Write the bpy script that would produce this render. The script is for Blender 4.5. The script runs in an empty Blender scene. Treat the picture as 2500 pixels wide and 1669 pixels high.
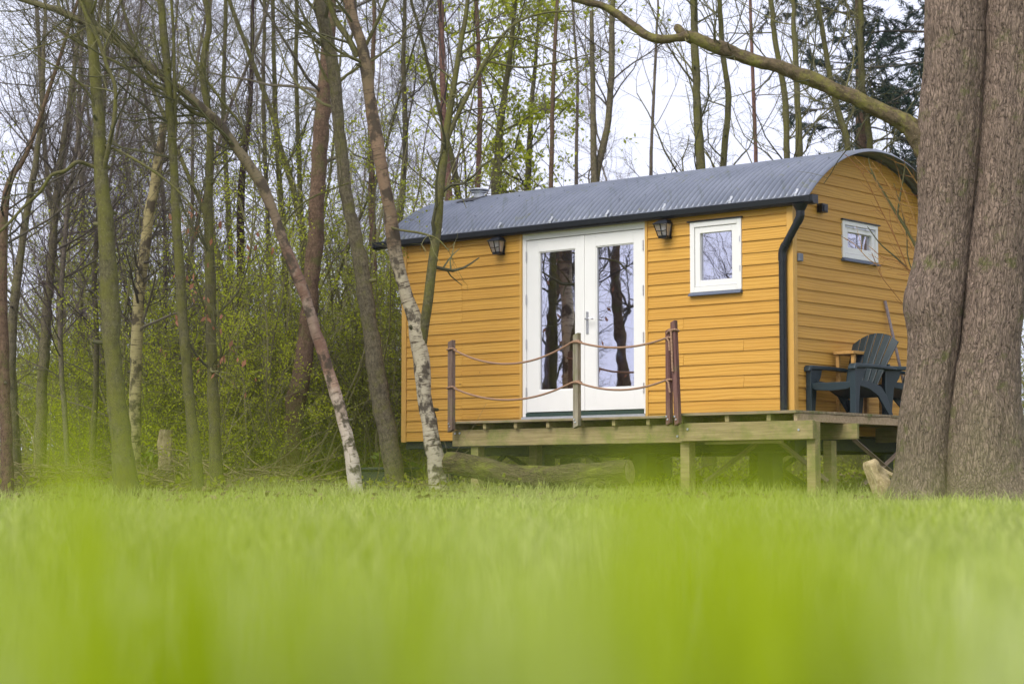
import bpy, bmesh, math, random
import numpy as np
from mathutils import Vector, noise as mnoise

# ------------------------------------------------------------------ camera, sky, sun, exposure
SC = bpy.context.scene
COL = SC.collection
F = 4933.0; HOR = 1188.0; CX, CY = 1250.0, 834.5          # photo calibration (pixels of the 2500 wide photo)
PITCH = math.atan((HOR - CY) / F)
cam_d = bpy.data.cameras.new('camera'); cam = bpy.data.objects.new('camera', cam_d); COL.objects.link(cam)
cam.location = (0, 0, 0); cam.rotation_euler = (math.radians(90) + PITCH, 0, 0)
cam_d.sensor_width = 36; cam_d.sensor_fit = 'HORIZONTAL'; cam_d.lens = F / 2500 * 36
cam_d.clip_start = 0.05; cam_d.clip_end = 3000
cam_d.dof.use_dof = True; cam_d.dof.focus_distance = 22.4; cam_d.dof.aperture_fstop = 2.8
SC.camera = cam

SUN_AZ = math.radians(-142)      # clockwise from +Y: behind the camera, to its left
SUN_EL = math.radians(48)
W = bpy.data.worlds.new('World'); SC.world = W; W.use_nodes = True
nt = W.node_tree; nt.nodes.clear()
sky = nt.nodes.new('ShaderNodeTexSky'); sky.sky_type = 'NISHITA'; sky.sun_disc = False
sky.sun_elevation = SUN_EL; sky.sun_rotation = SUN_AZ; sky.dust_density = 4; sky.air_density = 1.0; sky.ozone_density = 1
hs = nt.nodes.new('ShaderNodeHueSaturation'); hs.inputs['Saturation'].default_value = 0.22; hs.inputs['Value'].default_value = 1.0
mx = nt.nodes.new('ShaderNodeMix'); mx.data_type = 'RGBA'; mx.inputs[0].default_value = 0.72
mx.inputs[7].default_value = (7.4, 7.7, 9.5, 1)           # even cloud layer over the blue
bg = nt.nodes.new('ShaderNodeBackground'); bg.inputs['Strength'].default_value = 0.15
ow = nt.nodes.new('ShaderNodeOutputWorld')
L = nt.links.new
L(sky.outputs[0], hs.inputs['Color']); L(hs.outputs[0], mx.inputs[6]); L(mx.outputs[2], bg.inputs['Color']); L(bg.outputs[0], ow.inputs['Surface'])

sd = bpy.data.lights.new('sun', 'SUN'); sd.energy = 2.7; sd.angle = math.radians(35); sd.color = (1.0, 0.95, 0.87)
sun = bpy.data.objects.new('sun', sd); COL.objects.link(sun)
sdir = Vector((math.sin(SUN_AZ) * math.cos(SUN_EL), math.cos(SUN_AZ) * math.cos(SUN_EL), math.sin(SUN_EL)))
sun.rotation_euler = sdir.to_track_quat('Z', 'Y').to_euler()
SC.view_settings.view_transform = 'Standard'; SC.view_settings.look = 'None'
SC.view_settings.exposure = 0.13; SC.view_settings.gamma = 1.0
try:
    SC.view_settings.use_curve_mapping = False
    SC.cycles.use_denoising = True
    SC.cycles.max_bounces = 8; SC.cycles.transparent_max_bounces = 12
except Exception:
    pass

# ------------------------------------------------------------------ helpers: pixels, meshes, materials
def at(dx, dy, Y):
    """point at world depth Y seen at (dx,dy) of the 2349 wide view of the photograph"""
    px, py = dx * 1.06428, dy * 1.06428
    x = (px - CX) / F; y = (CY - py) / F
    r = np.array([x, math.cos(PITCH) - y * math.sin(PITCH), math.sin(PITCH) + y * math.cos(PITCH)])
    return r * (Y / r[1])

TH = math.radians(40.651)
C0 = np.array([2.985, 21.4])
UU = np.array([-math.cos(TH), math.sin(TH)]); VV = np.array([math.sin(TH), math.cos(TH)])
HROT = math.pi - TH          # local x = u, local y = -v ... handled through uvz()
def uvz(u, v, z):
    p = C0 + UU * u + VV * v
    return (p[0], p[1], z)

_gy = [-60, 0, 8, 14, 17, 20, 24, 30, 40, 60, 120, 400]
_gz = [-.25, -.215, -.215, -.21, -.195, -.155, -.085, .10, .55, 1.1, 1.6, 3.0]
def gz(x, y):
    base = float(np.interp(y, _gy, _gz))
    return base + 0.018 * math.sin(x * 1.7 + y * .6) * min(1, max(0, (abs(y) - 1) / 6)) + 0.012 * math.sin(x * 3.1 - y * 1.9) * min(1, max(0, (abs(y) - 1) / 6))
def gzv(x, y):
    base = np.interp(y, _gy, _gz)
    k = np.clip((np.abs(y) - 1) / 6, 0, 1)
    return base + 0.018 * np.sin(x * 1.7 + y * .6) * k + 0.012 * np.sin(x * 3.1 - y * 1.9) * k

def tag(o, label=None, cat=None, group=None, kind=None):
    if label: o['label'] = label
    if cat: o['category'] = cat
    if group: o['group'] = group
    if kind: o['kind'] = kind
    return o
def empty(name, loc=(0, 0, 0), rz=0, label=None, cat=None, group=None):
    o = bpy.data.objects.new(name, None); COL.objects.link(o)
    o.location = loc; o.rotation_euler = (0, 0, rz); o.empty_display_size = .2
    return tag(o, label, cat, group)

class MB:
    """collects geometry for ONE mesh object (world or local coordinates)"""
    def __init__(s): s.v = []; s.l = []; s.n = []; s.t = []; s.nv = 0; s.mi = []
    def add(s, verts, loops, sizes, tc=None, mi=0):
        verts = np.asarray(verts, float).reshape(-1, 3)
        s.v.append(verts); s.l.append(np.asarray(loops, np.int64).ravel() + s.nv); sizes = np.asarray(sizes, np.int64).ravel(); s.n.append(sizes)
        s.t.append(verts if tc is None else np.asarray(tc, float).reshape(-1, 3)); s.nv += len(verts)
        s.mi.append(np.full(len(sizes), mi, np.int32))
        return s
    def poly(s, verts, faces, mi=0, tc=None):
        lo = [i for f in faces for i in f]
        return s.add(verts, lo, [len(f) for f in faces], tc, mi)
    def hexa(s, p, mi=0):  # 8 points: 0-3 bottom loop, 4-7 top loop
        return s.poly(p, [(3, 2, 1, 0), (4, 5, 6, 7), (0, 1, 5, 4), (1, 2, 6, 5), (2, 3, 7, 6), (3, 0, 4, 7)], mi)
    def box(s, x0, x1, y0, y1, z0, z1, f=None, mi=0):
        p = [(x0, y0, z0), (x1, y0, z0), (x1, y1, z0), (x0, y1, z0), (x0, y0, z1), (x1, y0, z1), (x1, y1, z1), (x0, y1, z1)]
        if f: p = [f(*q) for q in p]
        return s.hexa(p, mi)
    def prism(s, poly, axis, a0, a1, f=None, mi=0):
        """polygon (list of 2-tuples) extruded along axis (0,1,2) from a0 to a1"""
        def put(q, a):
            q = list(q); q.insert(axis, a); return tuple(q)
        n = len(poly); p = [put(q, a0) for q in poly] + [put(q, a1) for q in poly]
        if f: p = [f(*q) for q in p]
        return s.poly(p, [tuple(range(n - 1, -1, -1)), tuple(range(n, 2 * n))] + [(i, (i + 1) % n, n + (i + 1) % n, n + i) for i in range(n)], mi)
    def tubes(s, P, R, k=3, cap=False, mi=0, s0=0.0):
        """P (m,n,3), R (m,n): m tubes of n rings with k sides"""
        P = np.asarray(P, float); R = np.asarray(R, float)
        if P.ndim == 2: P = P[None]; R = R[None]
        m, n, _ = P.shape
        if m == 0: return s
        T = np.gradient(P, axis=1); T /= np.linalg.norm(T, axis=2, keepdims=True) + 1e-9
        mean = T.mean(axis=1); ref = np.where(np.abs(mean[:, 2:3]) > .8, np.array([[1., 0, 0]]), np.array([[0, 0, 1.]]))
        N1 = np.cross(T, ref[:, None, :]); N1 /= np.linalg.norm(N1, axis=2, keepdims=True) + 1e-9
        N2 = np.cross(T, N1)
        a = np.linspace(0, 2 * math.pi, k, endpoint=False)
        ca, sa = np.cos(a), np.sin(a)
        V = P[:, :, None, :] + R[:, :, None, None] * (N1[:, :, None, :] * ca[None, None, :, None] + N2[:, :, None, :] * sa[None, None, :, None])
        ln = np.concatenate([np.zeros((m, 1)), np.cumsum(np.linalg.norm(np.diff(P, axis=1), axis=2), axis=1)], axis=1) + s0
        TC = np.stack([R[:, :, None] * ca, R[:, :, None] * sa, np.repeat(ln[:, :, None], k, 2)], axis=-1)
        idx = np.arange(m * n * k).reshape(m, n, k)
        A = idx[:, :-1, :]; B = idx[:, 1:, :]
        q = np.stack([A, np.roll(A, -1, 2), np.roll(B, -1, 2), B], axis=-1).reshape(-1)
        nq = m * (n - 1) * k
        if cap:
            caps = np.concatenate([idx[:, 0, ::-1].reshape(-1), idx[:, -1, :].reshape(-1)])
            return s.add(V, np.concatenate([q, caps]), np.concatenate([np.full(nq, 4), np.full(2 * m, k)]), TC, mi)
        return s.add(V, q, np.full(nq, 4), TC, mi)
    def lathe(s, prof, n=16, f=None, mi=0):
        """profile [(r,z)...] turned round z"""
        a = np.linspace(0, 2 * math.pi, n, endpoint=False); v = []
        for r, z in prof: v += [(r * math.cos(t), r * math.sin(t), z) for t in a]
        if f: v = [f(*q) for q in v]
        fs = [(i * n + j, i * n + (j + 1) % n, (i + 1) * n + (j + 1) % n, (i + 1) * n + j) for i in range(len(prof) - 1) for j in range(n)]
        fs += [tuple(range(n - 1, -1, -1)), tuple(range((len(prof) - 1) * n, len(prof) * n))]
        return s.poly(v, fs, mi)
    def leaves(s, P, size, rng, aspect=.55, mi=0, flat=0.0, dirs=None):
        """one pointed leaf (folded diamond, 4 points) at every point"""
        m = len(P)
        if m == 0: return s
        A = rng.normal(size=(m, 3)) if dirs is None else dirs + rng.normal(size=(m, 3)) * .4
        A[:, 2] *= (1 - flat); A /= np.linalg.norm(A, axis=1, keepdims=True) + 1e-9
        B = np.cross(A, rng.normal(size=(m, 3))); B /= np.linalg.norm(B, axis=1, keepdims=True) + 1e-9
        S = (size * rng.uniform(.6, 1.25, m))[:, None]
        V = np.stack([P, P + A * S * .5 + B * S * aspect * .5, P + A * S, P + A * S * .5 - B * S * aspect * .5], 1)
        idx = np.arange(m * 4).reshape(m, 4)
        return s.add(V.reshape(-1, 3), idx, np.full(m, 4), None, mi)
    def build(s, name, mat, parent=None, smooth=False, bevel=0, loc=None, mats=None):
        me = bpy.data.meshes.new(name)
        if s.nv:
            V = np.concatenate(s.v); Lp = np.concatenate(s.l); Nn = np.concatenate(s.n)
            me.vertices.add(len(V)); me.vertices.foreach_set('co', V.astype(np.float32).ravel())
            me.loops.add(len(Lp)); me.loops.foreach_set('vertex_index', Lp.astype(np.int32))
            me.polygons.add(len(Nn)); st = np.concatenate([[0], np.cumsum(Nn)[:-1]]).astype(np.int32)
            me.polygons.foreach_set('loop_start', st)
            try: me.polygons.foreach_set('loop_total', Nn.astype(np.int32))
            except Exception: pass
            me.polygons.foreach_set('material_index', np.concatenate(s.mi))
            me.polygons.foreach_set('use_smooth', np.full(len(Nn), bool(smooth)))
            at_ = me.attributes.new('tc', 'FLOAT_VECTOR', 'POINT'); at_.data.foreach_set('vector', np.concatenate(s.t).astype(np.float32).ravel())
            me.update(calc_edges=True); me.validate()
        for mm in (mats or [mat]): me.materials.append(mm)
        o = bpy.data.objects.new(name, me); COL.objects.link(o)
        if parent:
            o.parent = parent
        if loc is not None: o.location = loc
        if bevel:
            md = o.modifiers.new('bevel', 'BEVEL'); md.width = bevel; md.segments = 2; md.limit_method = 'ANGLE'
        return o
def shift(mb, off):
    mb.v = [v - np.asarray(off) for v in mb.v]; return mb

# ---- materials
def mat(name, build):
    m = bpy.data.materials.new(name); m.use_nodes = True; t = m.node_tree; t.nodes.clear()
    o = t.nodes.new('ShaderNodeOutputMaterial'); sh = build(t); t.links.new(sh, o.inputs['Surface']); return m
def nd(t, typ, **kw):
    n = t.nodes.new(typ)
    for k, v in kw.items():
        if k.startswith('i_'):
            n.inputs[k[2:].replace('_', ' ')].default_value = v
        else: setattr(n, k, v)
    return n
def ramp(t, fac, stops):
    r = t.nodes.new('ShaderNodeValToRGB'); e = r.color_ramp.elements
    while len(e) > 1: e.remove(e[0])
    e[0].position = stops[0][0]; e[0].color = (*stops[0][1], 1) if len(stops[0][1]) == 3 else stops[0][1]
    for p, c in stops[1:]:
        q = e.new(p); q.color = (*c, 1)
    t.links.new(fac, r.inputs[0]); return r.outputs[0]
def coords(t, attr='tc', scale=(1, 1, 1), obj=False):
    if obj: src = nd(t, 'ShaderNodeTexCoord').outputs['Object']
    else: src = nd(t, 'ShaderNodeAttribute', attribute_name=attr).outputs['Vector']
    mp = nd(t, 'ShaderNodeMapping'); mp.inputs['Scale'].default_value = scale; t.links.new(src, mp.inputs[0]); return mp.outputs[0]
def noise(t, vec, scale, detail=4, rough=.55, dist=0):
    n = nd(t, 'ShaderNodeTexNoise'); n.inputs['Scale'].default_value = scale; n.inputs['Detail'].default_value = detail
    n.inputs['Roughness'].default_value = rough; n.inputs['Distortion'].default_value = dist; t.links.new(vec, n.inputs['Vector']); return n.outputs['Fac']
def mixc(t, fac, a, b, typ='MIX'):
    m = nd(t, 'ShaderNodeMix', data_type='RGBA', blend_type=typ)
    for i, x in ((0, fac), (6, a), (7, b)):
        if isinstance(x, (int, float)): m.inputs[i].default_value = x
        elif isinstance(x, tuple): m.inputs[i].default_value = (*x, 1)
        else: t.links.new(x, m.inputs[i])
    return m.outputs[2]
def math_(t, op, a, b=0.0):
    m = nd(t, 'ShaderNodeMath', operation=op)
    for i, x in ((0, a), (1, b)):
        if isinstance(x, (int, float)): m.inputs[i].default_value = x
        else: t.links.new(x, m.inputs[i])
    return m.outputs[0]
def bsdf(t, col, rough=.7, bump=None, strength=.4, dist=.01, metallic=0, spec=.4):
    b = nd(t, 'ShaderNodeBsdfPrincipled')
    if isinstance(col, tuple): b.inputs['Base Color'].default_value = (*col, 1)
    else: t.links.new(col, b.inputs['Base Color'])
    if isinstance(rough, (int, float)): b.inputs['Roughness'].default_value = rough
    else: t.links.new(rough, b.inputs['Roughness'])
    b.inputs['Metallic'].default_value = metallic; b.inputs['Specular IOR Level'].default_value = spec
    if bump is not None:
        bp = nd(t, 'ShaderNodeBump'); bp.inputs['Strength'].default_value = strength; bp.inputs['Distance'].default_value = dist
        t.links.new(bump, bp.inputs['Height']); t.links.new(bp.outputs[0], b.inputs['Normal'])
    return b.outputs[0]
def rnd(t): return nd(t, 'ShaderNodeNewGeometry').outputs['Random Per Island']

def plain(name, col, rough=.5, metallic=0, var=.12, scale=30, spec=.4):
    def f(t):
        n = noise(t, coords(t, obj=True), scale, 5)
        c = mixc(t, n, tuple(x * (1 - var) for x in col), tuple(min(1, x * (1 + var)) for x in col))
        return bsdf(t, c, rough, n, .08, .003, metallic, spec)
    return mat(name, f)

def bark(name, dark, light, moss, moss_amt=.4, ridge=1.0, scale=1.0, speck=0.0, bumpd=.012, stretch=.55, cracks=False, algae=0):
    def f(t):
        v = coords(t, scale=(1, 1, stretch)); v2 = coords(t)
        r = noise(t, v, 42 * scale, 7, .65, .6)
        if cracks:     # plated bark: long cells split by dark fissures
            wob = nd(t, 'ShaderNodeTexNoise'); wob.inputs['Scale'].default_value = 9; wob.inputs['Detail'].default_value = 4; t.links.new(coords(t, scale=(1, 1, .5)), wob.inputs['Vector'])
            ad = nd(t, 'ShaderNodeVectorMath', operation='MULTIPLY_ADD'); t.links.new(wob.outputs['Color'], ad.inputs[0]); ad.inputs[1].default_value = (.14, .14, .06); t.links.new(coords(t, scale=(1, 1, .15)), ad.inputs[2])
            vo = nd(t, 'ShaderNodeTexVoronoi', feature='DISTANCE_TO_EDGE'); vo.inputs['Scale'].default_value = 52 * scale; t.links.new(ad.outputs[0], vo.inputs['Vector'])
            e = ramp(t, vo.outputs['Distance'], [(.0, (.25, .25, .25)), (.10, (.7, .7, .7)), (.35, (1, 1, 1))])
            r = math_(t, 'ADD', math_(t, 'MULTIPLY', e, .24), math_(t, 'ADD', math_(t, 'MULTIPLY', noise(t, coords(t, scale=(1, 1, .15)), 48, 6, .68, 1.3), .58), math_(t, 'MULTIPLY', noise(t, coords(t, scale=(1, 1, .5)), 110, 4, .7), .10)))
        else:          # faint rings and pale pores of smooth bark
            ring = noise(t, coords(t, scale=(.4, .4, 2.2)), 11, 4, .6)
            r = math_(t, 'ADD', math_(t, 'MULTIPLY', r, .72), math_(t, 'MULTIPLY', ring, .28))
        n2 = noise(t, v2, 5, 5, .6)
        c = ramp(t, r, [(.34, dark), (.62, light)])
        mfac = ramp(t, math_(t, 'ADD', math_(t, 'MULTIPLY', n2, .8), math_(t, 'MULTIPLY', noise(t, v2, 60, 3), .25)), [(.62 - moss_amt * .35, (0, 0, 0)), (.72 - moss_amt * .25, (1, 1, 1))])
        c = mixc(t, mfac, c, mixc(t, r, tuple(x * .5 for x in moss), tuple(x * 1.3 for x in moss)))
        if algae:
            sp_ = nd(t, 'ShaderNodeSeparateXYZ'); t.links.new(v2, sp_.inputs[0])
            al = math_(t, 'MULTIPLY', ramp(t, math_(t, 'ADD', math_(t, 'DIVIDE', sp_.outputs[2], 3.0), math_(t, 'MULTIPLY', math_(t, 'SUBTRACT', n2, .5), .9)), [(.12, (algae,) * 3), (.55, (0, 0, 0))]), math_(t, 'ADD', .2, r))
            c = mixc(t, al, c, (.21, .195, .095))
        if speck:
            vo = nd(t, 'ShaderNodeTexVoronoi'); vo.inputs['Scale'].default_value = 34; t.links.new(coords(t, scale=(1, 1, .7)), vo.inputs['Vector'])
            sp = ramp(t, math_(t, 'ADD', vo.outputs['Distance'], math_(t, 'MULTIPLY', noise(t, v2, 3, 3), .35)), [(.20, (1, 1, 1)), (.26, (0, 0, 0))])
            c = mixc(t, math_(t, 'MULTIPLY', sp, speck), c, (.42, .38, .33))
        elif not cracks:
            pv = nd(t, 'ShaderNodeTexVoronoi'); pv.inputs['Scale'].default_value = 30; t.links.new(coords(t, scale=(1, 1, 1.4)), pv.inputs['Vector'])
            c = mixc(t, ramp(t, pv.outputs['Distance'], [(.10, (.5, .5, .5)), (.16, (0, 0, 0))]), c, tuple(min(1, x * 1.9 + .03) for x in light))
            c = mixc(t, ramp(t, noise(t, coords(t, scale=(1, 1, .7)), 3.2, 5, .65), [(.56, (0, 0, 0)), (.68, (.7, .7, .7))]), c, tuple(x * .8 for x in dark))
        return bsdf(t, c, .9, r, .75 * ridge, bumpd, 0, .15)
    return mat(name, f)

def birch(name, stops, marks=.55, red=None):
    """stops: bark colour by metres along the trunk (0..12 m mapped to 0..1)"""
    def f(t):
        v = coords(t); sep = nd(t, 'ShaderNodeSeparateXYZ'); t.links.new(v, sep.inputs[0])
        n = noise(t, v, 3.5, 5, .6)
        along = math_(t, 'ADD', math_(t, 'DIVIDE', sep.outputs[2], 12.0), math_(t, 'MULTIPLY', math_(t, 'SUBTRACT', n, .5), .16))
        c = ramp(t, along, stops)
        h = noise(t, coords(t, scale=(.35, .35, 3.2)), 16, 5, .65, .3)
        c = mixc(t, ramp(t, h, [(.60 - .1 * marks, (0, 0, 0)), (.70 - .1 * marks, (1, 1, 1))]), c, (.10, .07, .045))
        big = noise(t, coords(t, scale=(1, 1, .9)), 5.5, 4, .6)
        c = mixc(t, ramp(t, big, [(.50, (0, 0, 0)), (.58, (.9, .9, .9))]), c, (.065, .05, .034))
        c = mixc(t, math_(t, 'MULTIPLY', noise(t, v, 60, 4), .35), c, (.30, .22, .14), 'MULTIPLY')
        return bsdf(t, c, .75, math_(t, 'ADD', math_(t, 'MULTIPLY', h, -1.), big), .5, .01, 0, .25)
    return mat(name, f)

def leafmat(name, c1, c2, trans=.55, rough=.6):
    def f(t):
        c = ramp(t, rnd(t), [(0, c1), (1, c2)])
        d = bsdf(t, c, rough, spec=.25)
        tr = nd(t, 'ShaderNodeBsdfTranslucent'); t.links.new(c, tr.inputs[0])
        m = nd(t, 'ShaderNodeMixShader'); m.inputs[0].default_value = trans; t.links.new(d, m.inputs[1]); t.links.new(tr.outputs[0], m.inputs[2]); return m.outputs[0]
    return mat(name, f)

def timber(name, dark, light, green=(.12, .14, .03), g=.0, axis=(.25, 5, 5), rough=.8, scale=9):
    def f(t):
        v = coords(t, scale=axis); n = noise(t, v, scale, 6, .6, .8)
        c = ramp(t, n, [(.3, dark), (.7, light)])
        c = mixc(t, math_(t, 'MULTIPLY', math_(t, 'SUBTRACT', rnd(t), .5), .5), c, tuple(x * .4 for x in dark))
        if g:
            gm = ramp(t, noise(t, coords(t), 4, 5, .6), [(.62 - .3 * g, (0, 0, 0)), (.75 - .2 * g, (1, 1, 1))])
            c = mixc(t, math_(t, 'MULTIPLY', gm, .75), c, green)
        return bsdf(t, c, rough, n, .3, .004, 0, .2)
    return mat(name, f)

def paintwood(name, base):
    """ochre stained cladding: embossed wood grain, slight change from board to board"""
    def f(t):
        src = coords(t, scale=(1, 1, 1))
        off = nd(t, 'ShaderNodeVectorMath', operation='ADD'); t.links.new(src, off.inputs[0])
        cmb = nd(t, 'ShaderNodeCombineXYZ'); r = rnd(t)
        for i in range(3): t.links.new(math_(t, 'MULTIPLY', r, 37.0 * (i + 1)), cmb.inputs[i])
        t.links.new(cmb.outputs[0], off.inputs[1])
        mp = nd(t, 'ShaderNodeMapping'); mp.inputs['Scale'].default_value = (.5, .5, 5.5); t.links.new(off.outputs[0], mp.inputs[0])
        wv = nd(t, 'ShaderNodeTexWave', wave_type='BANDS', bands_direction='Z'); wv.inputs['Scale'].default_value = 1.6
        wv.inputs['Distortion'].default_value = 11; wv.inputs['Detail'].default_value = 3; wv.inputs['Detail Scale'].default_value = .8; t.links.new(mp.outputs[0], wv.inputs['Vector'])
        n = noise(t, mp.outputs[0], 7, 6, .65)
        g = math_(t, 'ADD', math_(t, 'MULTIPLY', wv.outputs['Fac'], .62), math_(t, 'MULTIPLY', n, .38))
        c = ramp(t, g, [(.08, tuple(x * k for x, k in zip(base, (.78, .72, .64)))), (.34, tuple(x * k for x, k in zip(base, (.94, .92, .89)))), (.6, base), (.95, tuple(min(1, x * k) for x, k in zip(base, (1.08, 1.13, 1.3))))])
        c = mixc(t, math_(t, 'MULTIPLY', r, .42), c, tuple(x * k for x, k in zip(base, (.82, .72, .6))))
        st = ramp(t, noise(t, src, 1.3, 5, .6), [(.55, (0, 0, 0)), (.8, (.35, .35, .35))])
        c = mixc(t, st, c, tuple(x * k for x, k in zip(base, (.75, .72, .7))))
        kn = nd(t, 'ShaderNodeTexVoronoi'); kn.inputs['Scale'].default_value = 2.2; t.links.new(off.outputs[0], kn.inputs['Vector'])
        c = mixc(t, ramp(t, kn.outputs['Distance'], [(.02, (.7, .7, .7)), (.035, (0, 0, 0))]), c, (.16, .07, .02))
        return bsdf(t, c, .55, g, .35, .004, 0, .3)
    return mat(name, f)

M = {}
OCH = (.60, .332, .060)
M['clad'] = paintwood('ochre_cladding', OCH)
M['trim'] = plain('ochre_trim', (.60, .345, .08), .5, var=.12, scale=8)
M['white'] = plain('white_paint', (.79, .785, .765), .35, var=.03, scale=6)
M['black'] = plain('black_plastic', (.012, .014, .018), .35, var=.3)
M['dark'] = plain('dark_steel', (.02, .024, .028), .6, var=.4, scale=5)
M['slate'] = plain('lead_sill', (.10, .12, .17), .55, var=.25, scale=40)
M['greyplas'] = plain('grey_plastic', (.16, .18, .22), .5)
M['steel'] = plain('brushed_steel', (.62, .62, .64), .3, metallic=.9, var=.05)
M['green_sill'] = plain('dark_green_sill', (.025, .05, .045), .45)
M['zinc'] = plain('zinc', (.55, .57, .6), .4, metallic=.6, var=.15)
M['inside'] = plain('inside_panel', (.30, .24, .17), .7, var=.2, scale=3)
M['paper'] = plain('paper_shade', (.85, .85, .80), .8, var=.03)
M['chair'] = plain('chair_plastic', (.014, .029, .036), .42, var=.2, scale=12, spec=.5)
M['concrete'] = plain('concrete', (.28, .26, .22), .9, var=.35, scale=14)
M['deckplank'] = timber('weathered_plank', (.16, .12, .07), (.36, .29, .19), (.13, .15, .04), .45)
M['deckbeam'] = timber('treated_beam', (.22, .17, .08), (.40, .32, .16), (.17, .19, .05), .55)
M['fascia'] = timber('pale_fascia', (.30, .21, .12), (.50, .38, .25), (.17, .17, .06), .25)
M['post'] = timber('grey_brown_post', (.11, .07, .055), (.25, .18, .14), (.16, .15, .06), .2, axis=(5, 5, .3))
M['postpale'] = timber('silvered_post', (.16, .14, .10), (.36, .32, .24), (.16, .17, .06), .4, axis=(5, 5, .3))
M['postred'] = timber('red_brown_post', (.10, .045, .04), (.22, .12, .10), (.16, .15, .06), .05, axis=(5, 5, .3))
M['honey'] = timber('honey_wood', (.38, .20, .06), (.60, .36, .12), g=0)
M['grip'] = timber('grey_handle', (.15, .12, .12), (.30, .26, .26), g=0)
def _rope(t):
    v = coords(t); w = nd(t, 'ShaderNodeTexWave', wave_type='BANDS', bands_direction='Z'); w.inputs['Scale'].default_value = 22; w.inputs['Distortion'].default_value = 1.5; t.links.new(v, w.inputs['Vector'])
    return bsdf(t, ramp(t, w.outputs['Fac'], [(0, (.24, .13, .08)), (1, (.50, .33, .22))]), .9, w.outputs['Fac'], .8, .006, 0, .1)
M['rope'] = mat('hemp_rope', _rope)
def _roof(t):
    v = coords(t, obj=True); n = noise(t, v, 1.6, 6, .65); n2 = noise(t, v, 25, 4, .6); st = noise(t, coords(t, obj=True, scale=(9, .6, .6)), 2.2, 4, .6)
    c = ramp(t, n, [(.3, (.14, .158, .198)), (.7, (.23, .25, .30))])
    c = mixc(t, ramp(t, st, [(.55, (0, 0, 0)), (.75, (.6, .6, .6))]), c, (.10, .12, .10))
    c = mixc(t, ramp(t, n2, [(.62, (0, 0, 0)), (.72, (.5, .5, .5))]), c, (.26, .27, .27))
    mo = math_(t, 'MULTIPLY', noise(t, v, 2.7, 6, .7), noise(t, v, 14, 4))
    c = mixc(t, ramp(t, mo, [(.33, (0, 0, 0)), (.42, (.55, .55, .55))]), c, (.16, .17, .06))
    sx_ = nd(t, 'ShaderNodeSeparateXYZ'); t.links.new(coords(t), sx_.inputs[0])     # troughs darkened in colour, as grime and to deepen weak corrugation shading
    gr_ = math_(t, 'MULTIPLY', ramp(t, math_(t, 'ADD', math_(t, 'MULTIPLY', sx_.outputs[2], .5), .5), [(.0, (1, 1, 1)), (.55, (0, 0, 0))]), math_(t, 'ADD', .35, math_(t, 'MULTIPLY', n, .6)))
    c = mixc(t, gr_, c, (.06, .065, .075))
    return bsdf(t, c, .36, n2, .10, .003, .25, .5)
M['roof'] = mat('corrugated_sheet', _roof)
M['soffit'] = plain('sheet_underside', (.10, .095, .09), .6, var=.2)
def _glass(t):
    # coated double glazing: strong mirror, part of the dark room behind shows through
    n = noise(t, coords(t, obj=True), 2.2, 2, .5)
    bp = nd(t, 'ShaderNodeBump'); bp.inputs['Strength'].default_value = .05; bp.inputs['Distance'].default_value = .02; t.links.new(n, bp.inputs['Height'])
    g = nd(t, 'ShaderNodeBsdfGlossy'); g.inputs['Color'].default_value = (.88, .87, .99, 1); g.inputs['Roughness'].default_value = 0.004; t.links.new(bp.outputs[0], g.inputs['Normal'])
    tr = nd(t, 'ShaderNodeBsdfTransparent'); tr.inputs[0].default_value = (.75, .80, .80, 1)
    m = nd(t, 'ShaderNodeMixShader'); m.inputs[0].default_value = .55; t.links.new(tr.outputs[0], m.inputs[1]); t.links.new(g.outputs[0], m.inputs[2]); return m.outputs[0]
M['glass'] = mat('coated_glazing', _glass)
def _lg(t):
    g = nd(t, 'ShaderNodeBsdfGlossy'); g.inputs['Color'].default_value = (.95, .95, 1, 1); g.inputs['Roughness'].default_value = .08
    tr = nd(t, 'ShaderNodeBsdfTransparent'); tr.inputs[0].default_value = (.9, .9, .92, 1)
    m = nd(t, 'ShaderNodeMixShader'); m.inputs[0].default_value = .4; t.links.new(tr.outputs[0], m.inputs[1]); t.links.new(g.outputs[0], m.inputs[2])
    df = nd(t, 'ShaderNodeBsdfTranslucent'); df.inputs[0].default_value = (.9, .9, .92, 1); d2 = nd(t, 'ShaderNodeBsdfDiffuse'); d2.inputs[0].default_value = (.8, .8, .84, 1)
    a = nd(t, 'ShaderNodeMixShader'); a.inputs[0].default_value = .5; t.links.new(df.outputs[0], a.inputs[1]); t.links.new(d2.outputs[0], a.inputs[2])
    f = nd(t, 'ShaderNodeMixShader'); f.inputs[0].default_value = .32; t.links.new(m.outputs[0], f.inputs[1]); t.links.new(a.outputs[0], f.inputs[2]); return f.outputs[0]
M['lampglass'] = mat('lantern_glass', _lg)

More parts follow.
